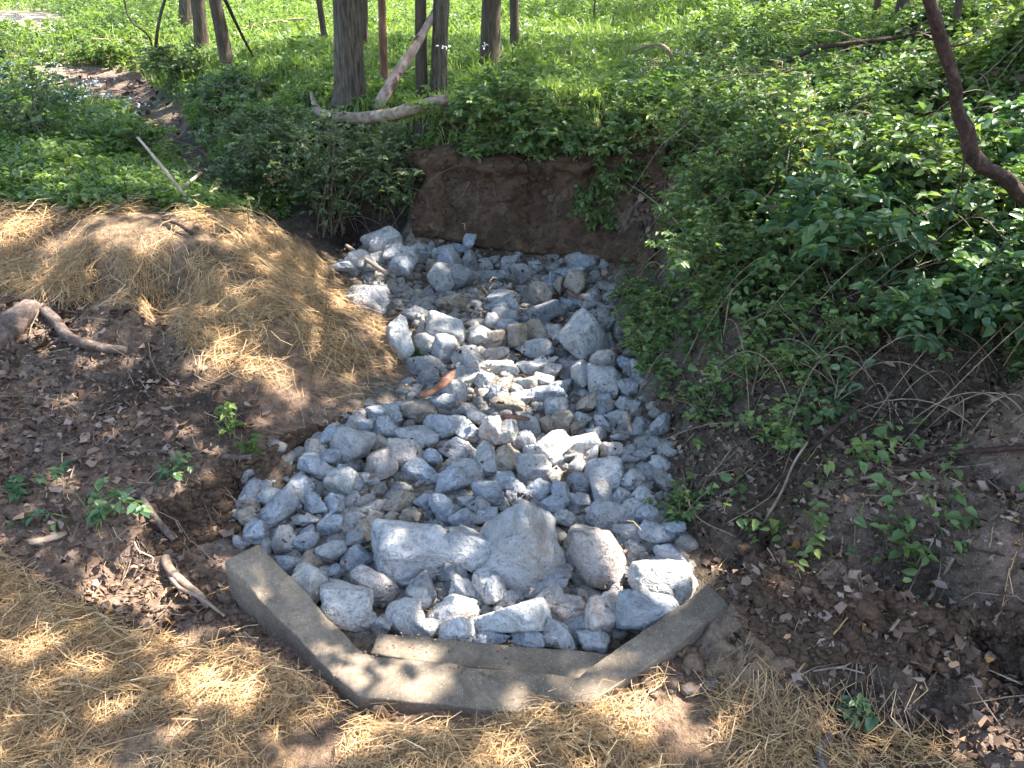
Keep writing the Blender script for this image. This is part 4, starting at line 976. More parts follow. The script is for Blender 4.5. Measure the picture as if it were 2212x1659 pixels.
stick('fallen_log', [(118, 382, .05), (150, 365, .06), (192, 338, .05)], 6, 4, 'palewood', 'bleached log in the weeds behind the straw mound', 'log', 9, 10, .12)
stick('fallen_log', [(-60, 402, .05), (10, 394, .05), (66, 390, .04)], 7, 5, 'palewood', 'bleached log at the left edge behind the straw mound', 'log', 9, 10, .12)
stick('fallen_log', [(165, 85, .06), (240, 87, .07), (335, 90, .05)], 3.5, 3, 'deadwood', 'thin brown log lying far off on the field at left', 'log', 8, 10, .08)
stick('branch', [(495, 76, .05), (530, 60, .12), (580, 49, .16), (650, 40, .18), (692, 46, .1)], 3.5, 2, 'twig', 'long grey branch lying on the far field left of the trees', 'branch', 8, 16, .08)
stick('dead_pole', [(566, 152, -.03), ('y', 535, 100, 9.6), ('y', 505, 40, 9.0), ('y', 480, -15, 8.6)], 2.6, 4, 'bark_dark', 'thin dark dead pole leaning across behind the left dark trunk', 'pole', 7, 10, .08)
stick('dead_sapling', [(643, 182, -.02), ('y', 641, 140, 9.6)], 2.4, 1.6, 'bark_dark', 'short dark dead stem upright in the grass left of the thickest tree', 'sapling', 6, 6, .1)
stick('branch', [(1580, 166, .04), (1640, 152, .06), (1690, 138, .1), (1757, 107, .22), (1832, 94, .22), (1930, 82, .2), (1985, 71, .22), (2016, 88, .1)], 6.5, 3.5, 'bark_limb', 'long fallen branch lying across the upper right slope', 'branch', 9, 34, .1)
stick('branch', [(1330, 128, .02), (1382, 106, .16), (1418, 96, .24), (1443, 108, .2), (1458, 148, .02)], 3, 4, 'twig', 'arched dead branch in the undergrowth left of the long fallen branch', 'branch', 8, 20, .1)
stick('branch', [(1620, 462, .06), (1660, 452, .08), (1700, 440, .08)], 6, 5, 'deadwood', 'short brown log among leaves on the right bank', 'log', 8, 10, .12)
stick('branch', [(1975, 1002, .02), (2025, 982, .05), (2110, 974, .06), (2220, 966, .05), (2330, 962, .04)], 5, 7, 'bark_limb', 'dark branch lying along the top of the right soil terrace', 'branch', 9, 20, .1)
stick('branch', [(1650, 1130, .02), (1690, 1060, .08), (1715, 1000, .14), (1745, 955, .18)], 3.5, 2.5, 'twig', 'thin bare branch rising from the right bank', 'branch', 7, 14, .1)
stick('branch', [(1640, 1080, .03), (1720, 1000, .12), (1830, 900, .16), (1900, 830, .16)], 4.5, 3, 'bark_limb', 'long brown branch slanting up the shaded right bank', 'branch', 7, 18, .08)
stick('root', [(302, 1062, .03), (312, 1085, .05), (340, 1125, .06), (376, 1166, .05)], 8, 7, 'greywood', 'broken purplish root sticking out of the cut soil at left', 'root', 10, 16, .1)
stick('root', [(357, 1206, .02), (368, 1232, .05), (400, 1262, .06), (430, 1285, .05), (452, 1312, .02)], 11, 7, 'deadwood', 'thick peeled root lying by the sunlit hollow', 'root', 11, 22, .14)
stick('root', [(362, 1240, .02), (388, 1270, .08), (430, 1290, .08), (485, 1330, .03)], 5, 3, 'deadwood', 'thin root running beside the thick peeled one', 'root', 8, 16, .14)
stick('root', [(478, 984, .03), (520, 988, .05), (575, 980, .02)], 7, 5, 'greywood', 'short root bridging the soil edge left of the rocks', 'root', 9, 12, .12)
stick('root', [(370, 975, .03), (385, 990, .04), (405, 998, .03)], 7, 4, 'deadwood', 'orange brown root stub on the left soil edge', 'root', 8, 10, .2)
stick('root', [(290, 1170, .02), (300, 1190, .05), (330, 1205, .04), (325, 1225, .02)], 2.4, 1.5, 'palewood', 'thin twisted pale root above the sunlit hollow', 'root', 6, 12, .1)
stick('branch', [(640, 1510, .02), (700, 1528, .02), (760, 1548, .02)], 4, 3, 'twig', 'small stick at the straw edge in front of the weir', 'stick', 7, 8, .1)
stick('branch', [(790, 1470, .06), (830, 1490, .03), (880, 1512, .03)], 2.2, 1.2, 'palewood', 'forked pale twig lying over the front of the weir', 'twig', 6, 8, .1)
stick('branch', [(1790, 1590, .02), (1770, 1620, .03), (1785, 1680, .02)], 11, 9, 'greywood', 'grey stub of wood lying in the straw at the lower right', 'log', 10, 10, .12)
stick('branch', [(2060, 1205, .03), (2010, 1290, .04), (1950, 1330, .03), (1915, 1375, .02)], 4, 3, 'twig', 'grey twig slanting down the right soil cut', 'twig', 7, 12, .1)
stick('branch', [(1690, 1500, .01), (1740, 1430, .03), (1800, 1370, .05), (1850, 1310, .06)], 2.6, 2.4, 'straw', 'long pale stalk leaning on the right soil cut', 'stalk', 6, 12, .05)
stick('branch', [(2170, 1200, .12), (2060, 1175, .10), (1880, 1110, .08)], 2.2, 1.6, 'bark_limb', 'thin reddish twig laid across the right terrace', 'twig', 6, 10, .05)

def plank(name, pts, wpx, tpx, mat, label, cat):
    W = np.array([hit1(a, b, l) for a, b, l in pts])
    dep = float((W.mean(0) - CAM) @ FW)
    q = smooth_path(W - W[0], 14)
    T = unit(np.gradient(q, axis=0))
    S = unit(np.cross(T, [0, 0, 1.0]))
    N = np.cross(S, T)
    t = np.linspace(0, 1, 14)
    w = wpx * dep / FPX / 2 * np.clip(np.minimum(t * 6 + .35, (1 - t) * 4 + .25), 0, 1) * (1 + .25 * noise2(t * 9, t * 0 + 3.3, 4))
    th = tpx * dep / FPX / 2
    ring = np.stack([q + S * w[:, None] + N * th * .2, q + N * th * 1.3, q - S * w[:, None] + N * th * .2, q - S * w[:, None] * .9 - N * th, q + S * w[:, None] * .9 - N * th], 1)
    i, j = np.meshgrid(np.arange(13), np.arange(5), indexing='ij')
    j2 = (j + 1) % 5
    F = np.stack([i * 5 + j, (i + 1) * 5 + j, (i + 1) * 5 + j2, i * 5 + j2], -1).reshape(-1, 4)
    mbx = MB().add(ring.reshape(-1, 3), F)
    mbx.f.append(np.array([[0, 1, 2, 3, 4]]))
    mbx.f.append(np.array([[69, 68, 67, 66, 65]]))
    o = mbx.build(name, M[mat])
    o.location = [float(c) for c in W[0]]
    return tag(o, label, cat)
plank('bark_slab', [(905, 856, .13), (945, 838, .15), (982, 800, .16)], 26, 5, 'bark_red', 'reddish splintered slab of bark on the middle rocks', 'bark')
plank('wood_splinter', [(1354, 888, .12), (1358, 910, .12), (1366, 936, .10)], 10, 5, 'deadwood', 'upright brown wood splinter at the right edge of the bed', 'wood')
plank('wood_splinter', [(1225, 628, .16), (1240, 638, .16), (1262, 648, .16)], 10, 5, 'bark_red', 'small reddish wood splinter among the upper right rocks', 'wood')
plank('bark_slab', [(1085, 897, .08), (1110, 900, .1), (1145, 905, .08)], 14, 5, 'bark_red', 'dark bark scrap between rocks in the centre of the bed', 'bark')
plank('wood_chunk', [(1472, 1492, .02), (1510, 1482, .02), (1556, 1470, .02)], 34, 14, 'greywood', 'weathered chunk of wood in the straw right of the weir', 'wood')
plank('stone_flag', [(1826, 1296, .02), (1860, 1292, .02), (1896, 1288, .02)], 46, 12, 'clod', 'flat brown stone set in the right soil cut', 'stone')
plank('stone_flag', [(1660, 1440, .01), (1690, 1425, .02), (1720, 1420, .01)], 50, 14, 'clod', 'flat buff stone at the foot of the right soil cut', 'stone')
plank('bark_slab', [(60, 1170, .02), (95, 1165, .03), (145, 1150, .02)], 22, 8, 'deadwood', 'flat piece of bark on the soil at the left edge', 'bark')

# ------------------------------------------------------------------ plants
def shrub(name, px, py, size, nstem, ntwig, nleaf, L, mat, label, cat='shrub', group='shrubs on the banks', lean=(0, 0, 0), seed=0, stemmat='stem', base_lift=0.0, up=1.0, rnd_hi=1.0, droop=.25, stem_r=.006):
    r = np.random.default_rng(3000 + seed)
    g = hit1(px, py, base_lift)
    g[2] = H(g[0], g[1])
    root = empty(name, g, label, cat, group)
    sx, sy, sz = size
    sm, lm = MB(), MB()
    allp, alla, alln = [], [], []
    for s in range(nstem):
        d = r.normal(0, 1, 3)
        d = unit(d) * r.uniform(.55, 1.0)
        tip = np.array([d[0] * sx, d[1] * sy, abs(d[2]) * sz * up + .25 * sz]) + np.array(lean)
        b = np.array([r.normal(0, .12) * sx, r.normal(0, .12) * sy, -.02])
        mid = b * .5 + tip * .45 + np.array([0, 0, sz * .28])
        q = bezier(b, mid, tip, 9)
        tube(sm, q, np.linspace(stem_r, stem_r * .3, 9), 4, cap=False)
        for k in range(ntwig):
            i = int(r.integers(2, 9))
            dr = unit(np.array([r.normal(), r.normal(), r.normal() * .5 + .15]) + .6 * unit(tip))
            ln = r.uniform(.25, .55) * (sx + sy + sz) / 3
            e = q[i] + dr * ln + np.array([0, 0, -ln * droop * r.uniform(.2, 1)])
            tq = bezier(q[i], q[i] + dr * ln * .55 + [0, 0, ln * .08], e, 5)
            tube(sm, tq, np.linspace(stem_r * .4, stem_r * .18, 5), 3, cap=False)
            m = nleaf
            tt = np.sort(r.uniform(.12, 1, m))
            pp = np.column_stack([np.interp(tt, np.linspace(0, 1, 5), tq[:, c]) for c in range(3)])
            sdv = unit(np.cross(dr, [0, 0, 1.0]))
            sg = np.where(np.arange(m) % 2, 1, -1)[:, None]
            ax = unit(dr * .55 + sdv * sg * r.uniform(.5, 1.1, (m, 1)) + r.normal(0, .25, (m, 3)) + [0, 0, -.12])
            allp.append(pp); alla.append(ax)
            alln.append(unit(np.array([0, 0, 1.0]) + r.normal(0, .42, (m, 3))))
    pp, aa, nn = np.vstack(allp), np.vstack(alla), np.vstack(alln)
    # nothing may poke through the soil
    ok = pp[:, 2] + g[2] > H(pp[:, 0] + g[0], pp[:, 1] + g[1]) + .004
    pp, aa, nn = pp[ok], aa[ok], nn[ok]
    n = len(pp)
    Ls = L * r.uniform(.55, 1.25, n)
    leaves(lm, pp, aa, nn, Ls, Ls * r.uniform(.5, .68, n), rnd=r.random(n) * rnd_hi, r=r)
    sm.build('stems', M[stemmat], root)
    lm.build('foliage', M[mat], root)
    return root

SH = [  # name, px, py, size, stems, twigs, leaves, leaf length, material, label, kwargs
    (575, 350, (.65, .5, .5), 14, 7, 12, .045, 'leaf_bush', 'dark leafy shrub on the gully side below the leaning dark trunk', {}),
    (630, 335, (.65, .5, .36), 14, 7, 12, .045, 'leaf_bush', 'leafy shrub on the gully side left of the curved log', {}),
    (690, 330, (.6, .45, .14), 14, 9, 13, .045, 'leaf_bush', 'shrub spilling over the bank edge under the curved log', {}),
    (610, 440, (.62, .5, .60), 16, 7, 12, .042, 'leaf_bush', 'dense shrub just behind the straw mound, left of the gully mouth', {}),
    (520, 430, (.5, .4, .42), 14, 8, 13, .04, 'leaf_bush', 'low shrub on the back side of the straw mound', {}),
    (715, 500, (.55, .45, .78), 24, 7, 11, .042, 'leaf_bush', 'tall twiggy shrub at the gully mouth above the sunlit rocks', {'stem_r': .007}),
    (800, 420, (.5, .4, .5), 18, 7, 11, .042, 'leaf_bush', 'sunlit shrub hanging from the bank left of the bare dirt wall', {'lean': (.05, -.2, -.05)}),
    (860, 335, (.5, .35, .16), 12, 8, 12, .045, 'leaf_bush', 'small shrub under the right end of the curved log', {}),
    (1010, 280, (.45, .3, .26), 14, 8, 12, .05, 'leaf_right', 'bright weedy clump at the bank top right of the curved log', {}),
    (1090, 265, (.5, .35, .30), 15, 8, 12, .05, 'leaf_right', 'bright leafy clump at the middle of the bank top', {}),
    (1170, 290, (.5, .35, .28), 15, 8, 12, .05, 'leaf_right', 'leafy clump overhanging the middle of the dirt wall', {'lean': (0, -.12, -.08)}),
    (1040, 318, (.4, .22, .16), 10, 7, 11, .045, 'leaf_right', 'low greenery drooping over the left part of the dirt wall', {'lean': (0, -.12, -.12)}),
    (1265, 318, (.42, .3, .28), 14, 8, 13, .05, 'leaf_right', 'leafy clump at the bank edge above the hanging vine', {'lean': (0, -.12, -.1)}),
    (1285, 350, (.28, .16, .10), 14, 8, 13, .042, 'leaf_right', 'vine of small leaves hanging down the dirt wall', {'lean': (0, -.22, -.42), 'up': .3}),
    (1375, 262, (.42, .3, .24), 14, 8, 13, .05, 'leaf_right', 'leafy clump on the right shoulder of the dirt wall', {'lean': (0, -.1, -.08)}),
    (1490, 330, (.5, .4, .36), 16, 8, 13, .048, 'leaf_right', 'leafy shrub at the upper end of the right bank', {}),
    (1575, 440, (.34, .3, .26), 15, 8, 13, .04, 'leaf_right', 'shrub at the right end of the bare dirt wall', {'lean': (-.04, -.05, -.02)}),
    (1540, 520, (.42, .34, .32), 16, 8, 13, .04, 'leaf_right', 'yellowish green shrub below the long cane on the right bank', {}),
    (1620, 440, (.45, .38, .36), 16, 8, 13, .042, 'leaf_right', 'shrub left of the short brown log on the right bank', {}),
    (1700, 380, (.45, .38, .42), 16, 9, 13, .042, 'leaf_right', 'shrub catching a streak of sunlight high on the right bank', {}),
    (1790, 520, (.40, .34, .40), 15, 7, 10, .066, 'leaf_big', 'large leaved shrub in the middle of the right slope', {}),
    (1880, 600, (.42, .34, .46), 16, 7, 10, .068, 'leaf_big', 'tallest large leaved shrub overhanging the right bank', {'lean': (-.1, -.08, 0)}),
    (1700, 620, (.36, .3, .3), 16, 8, 12, .042, 'leaf_right', 'dark shrub in the shade under the large leaved ones', {}),
    (1580, 660, (.36, .3, .26), 15, 7, 12, .036, 'leaf_right', 'shaded shrub halfway down the right bank', {}),
    (1430, 700, (.24, .22, .20), 14, 7, 12, .03, 'leaf_right', 'fine leaved clump beside the right edge of the middle bed', {}),
    (1425, 655, (.18, .16, .13), 13, 7, 12, .028, 'leaf_right', 'low fine clump at the foot of the right bank beside the upper bed', {}),
    (1990, 740, (.34, .28, .30), 13, 7, 10, .055, 'leaf_big', 'bright sunlit shrub on the right above the dark hollow', {}),
    (2120, 700, (.36, .3, .34), 14, 7, 10, .055, 'leaf_big', 'yellow green sunlit shrub near the right edge', {}),
    (2230, 640, (.4, .34, .36), 14, 7, 11, .055, 'leaf_big', 'brightly lit shrub at the right edge of the picture', {}),
    (1950, 450, (.45, .38, .36), 16, 8, 12, .05, 'leaf_right', 'shrub behind the large leaved ones on the right slope', {}),
    (1110, 305, (.45, .25, .2), 14, 8, 12, .045, 'leaf_right', 'leafy tuft drooping over the lip left of the hanging vine', {'lean': (0, -.16, -.1)}),
    (1340, 335, (.28, .2, .14), 11, 8, 13, .045, 'leaf_right', 'leaves trailing over the right half of the dirt wall', {'lean': (0, -.2, -.2)}),
    (1550, 590, (.30, .26, .26), 15, 8, 13, .036, 'leaf_right', 'shrub leaning out from the right bank toward the upper rocks', {'lean': (-.06, -.05, .05)}),
    (1570, 640, (.34, .28, .34), 16, 8, 13, .038, 'leaf_right', 'airy shrub with arching twigs above the middle of the rock bed', {'lean': (-.12, -.05, .05)}),
    (1372, 640, (.14, .14, .12), 11, 6, 10, .026, 'leaf_right', 'feathery green tuft at the right rim of the upper bed', {}),
    (1392, 705, (.16, .15, .14), 12, 6, 10, .028, 'leaf_right', 'green tuft under the arching cane beside the bed', {}),
    (1425, 800, (.16, .15, .13), 10, 6, 9, .028, 'leaf_right', 'loose green tuft right of the largest flat grey boulder', {}),
    (1400, 760, (.2, .2, .14), 12, 7, 11, .028, 'leaf_right', 'feathery low plant at the right rim of the middle bed', {}),
    (2100, 470, (.45, .38, .36), 16, 8, 12, .05, 'leaf_right', 'shrub below the bent young tree', {}),
    (2200, 380, (.5, .4, .36), 15, 8, 12, .06, 'leaf_big', 'broad leaved weed clump right of the bent young tree', {}),
    (1850, 400, (.45, .38, .32), 15, 8, 12, .048, 'leaf_right', 'green clump in the middle of the upper right slope', {}),
    (1760, 760, (.32, .28, .22), 12, 6, 10, .038, 'leaf_right', 'sparse shaded shrub on the lower right bank', {}),
    (1640, 830, (.28, .24, .18), 10, 6, 10, .034, 'leaf_right', 'thin sprigs in the dark of the right bank', {}),
    (1790, 900, (.24, .2, .2), 5, 4, 8, .042, 'leaf_big', 'slim arching sprig with pale leaves before the dark hollow', {}),
    (1690, 960, (.24, .2, .16), 8, 5, 9, .034, 'leaf_right', 'low sprigs on the right bank above the terrace edge', {}),
    (1480, 1110, (.16, .14, .12), 8, 5, 9, .028, 'leaf_right', 'small green plant at the right edge of the lower bed', {}),
    (1530, 900, (.22, .2, .14), 9, 5, 9, .03, 'leaf_right', 'small plant on the bare foot of the right bank', {}),
    (1960, 1180, (.22, .14, .07), 4, 3, 5, .042, 'leaf_far', 'pale yellow green sprig lying on the right terrace', {}),
    (1850, 1530, (.12, .08, .06), 4, 3, 4, .045, 'leaf_big', 'small low green plant in the straw at the lower right', {}),
    (195, 1135, (.24, .14, .26), 7, 3, 5, .045, 'leaf_big', 'leafy seedling clump at the left edge of the soil', {'stemmat': 'greenstem', 'stem_r': .004}),
    (370, 1030, (.12, .07, .09), 4, 3, 4, .04, 'leaf_big', 'small seedling beside the broken root at left', {'stemmat': 'greenstem', 'stem_r': .003}),
    (500, 940, (.07, .06, .20), 4, 3, 5, .042, 'leaf_far', 'bright upright seedling on the soil edge left of the rocks', {'stemmat': 'greenstem', 'stem_r': .004}),
    (545, 975, (.09, .06, .05), 5, 3, 5, .032, 'leaf_far', 'little round leaved plant at the root beside the rocks', {'stemmat': 'greenstem', 'stem_r': .003}),
    (915, 745, (.09, .07, .06), 4, 3, 4, .045, 'leaf_far', 'green sprig of lobed leaves lying on the left rocks', {'stemmat': 'greenstem', 'stem_r': .003, 'base_lift': .08}),
    (20, 1065, (.10, .08, .06), 4, 3, 5, .04, 'leaf_big', 'low green leaves at the far left of the soil', {'stemmat': 'greenstem', 'stem_r': .003}),
    (60, 300, (.7, .6, .5), 14, 8, 12, .05, 'leaf_bush', 'shady weed clump at the far left behind the straw mound', {}),
    (285, 345, (.45, .35, .3), 12, 8, 12, .045, 'leaf_far', 'green weed clump on the left lip of the gully', {}),
    (520, 235, (.55, .45, .35), 14, 8, 12, .05, 'leaf_bush', 'dark shrub on the gully side below the left dark trunks', {}),
    (235, 135, (.7, .4, .32), 14, 8, 12, .055, 'leaf_far', 'bright bush above the bend of the gully', {}),
    (395, 160, (.55, .45, .32), 14, 8, 12, .055, 'leaf_bush', 'bush overhanging the gully below the twin saplings', {}),
]
for k, (px, py, size, a, b, c, L, mt, lab, kw) in enumerate(SH):
    small = max(size) < .25
    nm = 'seedling' if small else 'shrub'
    shrub(nm, px, py, size, a, b, c, L, mt, lab, 'plant' if small else 'shrub', 'small plants on bare soil' if small else 'shrubs on the banks', seed=k, **kw)

# two thin saplings by the gully, and arching canes on the right bank
for k, (pts, r0, r1, lab) in enumerate([
    ([(336, 130, -.03), ('y', 338, 85, 12.6), ('y', 345, 40, 12.5), ('y', 362, -20, 12.4)], 4.2, 2.8, 'thin upright sapling by the gully, right one of two'),
    ([(333, 128, -.03), ('y', 322, 80, 12.5), ('y', 285, 48, 12.4), ('y', 272, 20, 12.4), ('y', 266, -20, 12.3)], 2.4, 1.4, 'thin crooked sapling bending left by the gully'),
    ([(1284, 92, -.03), ('y', 1282, 50, 14.0), ('y', 1287, -20, 13.8)], 2.4, 1.8, 'thin lone sapling far behind the bank')]):
    stick('sapling', pts, r0, r1, 'bark_dark', lab, 'sapling', 6, 14, .06, 'saplings')
for k, (pts, r0, lab) in enumerate([
    ([(1350, 392, .02), (1400, 425, .12), ('y', 1470, 490, 4.75), ('y', 1535, 630, 4.35), (1566, 762, .02)], 2.2, 'long pale arching cane on the right bank'),
    ([(1448, 690, .03), ('y', 1490, 620, 4.3), ('y', 1535, 565, 4.3), (1560, 740, .05)], 1.6, 'shorter cane beside the long arching one'),
    ([(1460, 1010, .03), ('y', 1475, 1020, 3.15), (1500, 1110, .08), (1590, 1160, .03)], 2.0, 'thin looping vine at the foot of the right bank'),
    ([(1570, 1130, .02), (1640, 1090, .10), (1680, 1050, .1), (1720, 940, .06)], 1.6, 'bare vine curving over the right terrace edge'),
    ([(1880, 510, .3), ('y', 1930, 640, 3.7), (1965, 800, .05)], 1.7, 'upright bare stem among the large leaved shrubs')]):
    stick('cane', pts, r0, r0 * .6, 'greenstem' if k < 2 else 'twig', lab, 'cane', 5, 20, .04, 'canes and vines on the right bank')

mbx = MB()
rv = np.random.default_rng(61)
for k in range(170):
    if k < 120:
        g = hit1(rv.uniform(1450, 2350), rv.uniform(250, 980))
    else:
        g = hit1(rv.uniform(500, 860), rv.uniform(300, 500))
    a_ = rv.uniform(0, 2 * np.pi)
    ln = rv.uniform(.25, .75)
    e = g + np.array([math.cos(a_) * ln, math.sin(a_) * ln * .6 - .05, 0])
    e[2] = H(e[0], e[1]) + rv.uniform(.0, .35)
    mid = (g + e) / 2 + np.array([0, 0, rv.uniform(.15, .4)])
    tube(mbx, bezier(g, mid, e, 10), np.linspace(.0034, .0014, 10), 4, cap=False)
tag(mbx.build('bare_stems', M['twig']), 'thin bare stems and runners arching through the bank undergrowth', 'stems', None, 'stuff')

# ------------------------------------------------------------------ uncountable ground cover
def field_points(n, ymin, ymax, power=2.0, spread=.95, off=1.2):
    u = rng.random(n)
    y = (ymin ** (1 - power) + u * (ymax ** (1 - power) - ymin ** (1 - power))) ** (1 / (1 - power)) if power != 1 else ymin * (ymax / ymin) ** u
    x = rng.uniform(-1, 1, n) * (y * spread + off)
    P = np.column_stack([x, y, H(x, y)])
    a, b, d = to_px(P)
    return P, a, b, d

def herbs(name, P, hgt, nl, L, mat, label, wid=.6, seed=0, cat='undergrowth'):
    """Short leafy plants: nl leaves each on an unseen short stem."""
    n = len(P)
    c = np.repeat(np.arange(n), nl)
    m = len(c)
    t = rng.uniform(.15, 1, m)
    tilt = np.repeat(rng.normal(0, .35, (n, 2)), nl, axis=0)
    hh = np.repeat(hgt, nl)
    pos = P[c] + np.column_stack([tilt[:, 0] * t * hh, tilt[:, 1] * t * hh, t * hh]) + rng.normal(0, .012, (m, 3))
    a = rng.uniform(0, 2 * np.pi, m)
    ax = np.column_stack([np.cos(a), np.sin(a), rng.uniform(-.35, .35, m)])
    nn = unit(np.array([0, 0, 1.0]) + rng.normal(0, .4, (m, 3)))
    LL = np.repeat(L, nl) * rng.uniform(.6, 1.3, m)
    mbx = MB()
    leaves(mbx, pos, ax, nn, LL, LL * wid * rng.uniform(.8, 1.15, m), rnd=np.clip(np.repeat(rng.random(n), nl) * .6 + rng.random(m) * .4, 0, 1))
    sp, k3 = P, np.arange(n) * 3
    w = .0018
    top = P + np.column_stack([tilt[::nl, 0] * hgt, tilt[::nl, 1] * hgt, hgt]) if isinstance(nl, int) else P + [0, 0, .1]
    V = np.stack([P + [w, 0, -.01], P - [w, 0, .01], top], 1).reshape(-1, 3)
    mbx.add(V, np.column_stack([k3, k3 + 1, k3 + 2]), attr=.3)
    o = mbx.build(name, mat)
    return tag(o, label, cat, None, 'stuff')

BARE = [R_STRAW_A, R_STRAW_B, R_BED, R_WALL, R_LITTER_L, R_GULLY, R_WEIR]
def notbare(a, b, extra=()):
    m = np.ones(len(a), bool)
    for p in BARE + list(extra):
        m &= ~inpoly(a, b, p)
    return m

# right bank and slope
P, a, b, d = field_points(30000, 2.0, 9.5, 1.4, .9, 1.5)
m = notbare(a, b) & (a > 1330)
patchy = fbm2(P[:, 0] * 2.3, P[:, 1] * 2.3, 31, 3)
dens = np.where(b < 700, .95, np.where(b < 1000, .95 - .8 * (b - 700) / 300, .07)) * sstep(-.75, .15, patchy + np.where(b < 560, .5, 0))
dens = np.where((a < 1480) & (b > 560), dens * .35, dens) * .75
m &= rng.random(len(a)) < dens
P, d = P[m], d[m]
herbs('undergrowth', P, rng.uniform(.05, .26, len(P)), 7, .038 + .003 * d, M['leaf_right'], 'thick low leafy undergrowth covering the right bank and slope')
# bank top and plateau, left weeds
P, a, b, d = field_points(40000, 4.5, 16, 1.7, .85, .5)
m = notbare(a, b, [[(670, 225), (740, 250), (850, 235), (960, 205), (980, 225), (900, 262), (800, 285), (700, 282)]]) & ((a <= 1400) | (b < 300)) & (b < 470) & ~((P[:, 1] < 6.4) & (a > 620) & (a < 1300) & (b > 330))
m &= rng.random(len(a)) < sstep(-.8, .1, fbm2(P[:, 0] * 1.6, P[:, 1] * 1.6, 77, 3) + .25)
P, d = P[m], d[m]
herbs('weeds', P, rng.uniform(.04, .17, len(P)) * np.where((P[:, 0] > -3.2) & (P[:, 1] < 9.5), .75, 1.3), 7, .034 + .0032 * d, M['leaf_far'], 'leafy weeds growing over the bank top and behind the straw mound')
P, a, b, d = field_points(22000, 14, 60, 1.6, .75, .5)
m = notbare(a, b) & ~inpoly(a, b, [(-100, 18), (110, 28), (165, 55), (90, 88), (-100, 95)])
P, d = P[m], d[m]
herbs('field_weeds', P, rng.uniform(.10, .40, len(P)), 6, .032 + .0024 * d, M['leaf_far'], 'far field of bright green weeds behind the trees')

def grass(name, P, hgt, wid, mat, label):
    n = len(P)
    a = rng.uniform(0, 2 * np.pi, n)
    s = np.column_stack([np.cos(a), np.sin(a), np.zeros(n)])
    be = rng.normal(0, .45, (n, 2)) * hgt[:, None]
    mid = P + np.column_stack([be[:, 0] * .3, be[:, 1] * .3, hgt * .6])
    tip = P + np.column_stack([be[:, 0], be[:, 1], hgt * rng.uniform(.75, 1, n)])
    V = np.stack([P - s * wid[:, None], P + s * wid[:, None], mid + s * wid[:, None] * .8, mid - s * wid[:, None] * .8, tip], 1)
    k = np.arange(n)[:, None] * 5
    mbx = MB().add(V.reshape(-1, 3), k + np.array([0, 1, 2, 3]), k + np.array([3, 2, 4]), attr=np.repeat(rng.random(n), 5))
    o = mbx.build(name, mat)
    return tag(o, label, 'grass', None, 'stuff')
P, a, b, d = field_points(190000, 5.0, 40, 1.5, .8, .4)
m = notbare(a, b) & (b < 440) & (a < 1500) & ~inpoly(a, b, [(-100, 18), (110, 28), (165, 55), (90, 88), (-100, 95)])
m &= rng.random(len(a)) < np.where((b < 215) & (a > 380) & (a < 1320), 1.0, .5)
P, d = P[m], d[m]
grass('tall_grass', P, rng.uniform(.06, .24, len(P)) * np.where(P[:, 1] < 9.5, .7, 1.2), .0022 + .00045 * d, M['grass'], 'soft bright green grass among the tree trunks and on the field')

# white flowered weeds at left and far back
P, a, b, d = field_points(9000, 5.5, 26, 1.5, .7, .4)
m = notbare(a, b) & (inpoly(a, b, [(0, 180), (120, 160), (300, 250), (330, 320), (180, 330), (0, 290)]) | ((b < 130) & (rng.random(len(a)) < .16)) | ((b < 330) & (a > 440) & (rng.random(len(a)) < .025)))
m &= rng.random(len(a)) < .15
P = P[m]
k = 9
c = np.repeat(np.arange(len(P)), k)
hh = rng.uniform(.25, .5, len(P))
mbx = MB()
pos = P[c] + np.column_stack([rng.normal(0, .035, (len(c), 2)), np.repeat(hh, k) + rng.normal(0, .015, len(c))])
leaves(mbx, pos, unit(rng.normal(size=(len(c), 3)) * [1, 1, .3]), unit(rng.normal(0, .4, (len(c), 3)) + [0, 0, 1]), rng.uniform(.018, .032, len(c)), rng.uniform(.014, .024, len(c)))
tag(mbx.build('white_wildflowers', M['flower']), 'scattered heads of small white wildflowers in the weeds', 'flowers', None, 'stuff')

# ------------------------------------------------------------------ straw, litter, clods, twigs
def straw(name, P, L, W, mat, label, cat, lift=.03, bend=.18):
    n = len(P)
    a = rng.uniform(0, 2 * np.pi, n)
    h = np.column_stack([np.cos(a), np.sin(a)])
    e0, e1 = P[:, :2] - h * L[:, None] / 2, P[:, :2] + h * L[:, None] / 2
    off = rng.gamma(1.5, lift / 2.2, n)
    tilt = rng.normal(0, .10, n) * L
    z0, z1 = H(e0[:, 0], e0[:, 1]) + off - tilt, H(e1[:, 0], e1[:, 1]) + off + tilt
    mp = P[:, :2] + np.column_stack([-h[:, 1], h[:, 0]]) * (rng.normal(0, bend, n) * L)[:, None]
    zm = np.maximum(H(mp[:, 0], mp[:, 1]) + off * 1.1, (z0 + z1) / 2)
    A, B, C = np.column_stack([e0, z0]), np.column_stack([mp, zm]), np.column_stack([e1, z1])
    sd = np.column_stack([-h[:, 1], h[:, 0], rng.normal(0, .8, n)])
    sd = unit(sd) * (W / 2)[:, None]
    up = np.array([0, 0, 1.0]) * (W * .45)[:, None]
    V = np.stack([A - sd, A + up, A + sd, B - sd, B + up, B + sd, C - sd, C + up, C + sd], 1)
    k = np.arange(n)[:, None] * 9
    F = np.concatenate([k + np.array(q) for q in ((0, 3, 4, 1), (1, 4, 5, 2), (3, 6, 7, 4), (4, 7, 8, 5))])
    mbx = MB().add(V.reshape(-1, 3), F, attr=np.repeat(np.clip(rng.beta(2.2, 2.0, n), 0, 1), 9))
    o = mbx.build(name, mat)
    return tag(o, label, cat, None, 'stuff')

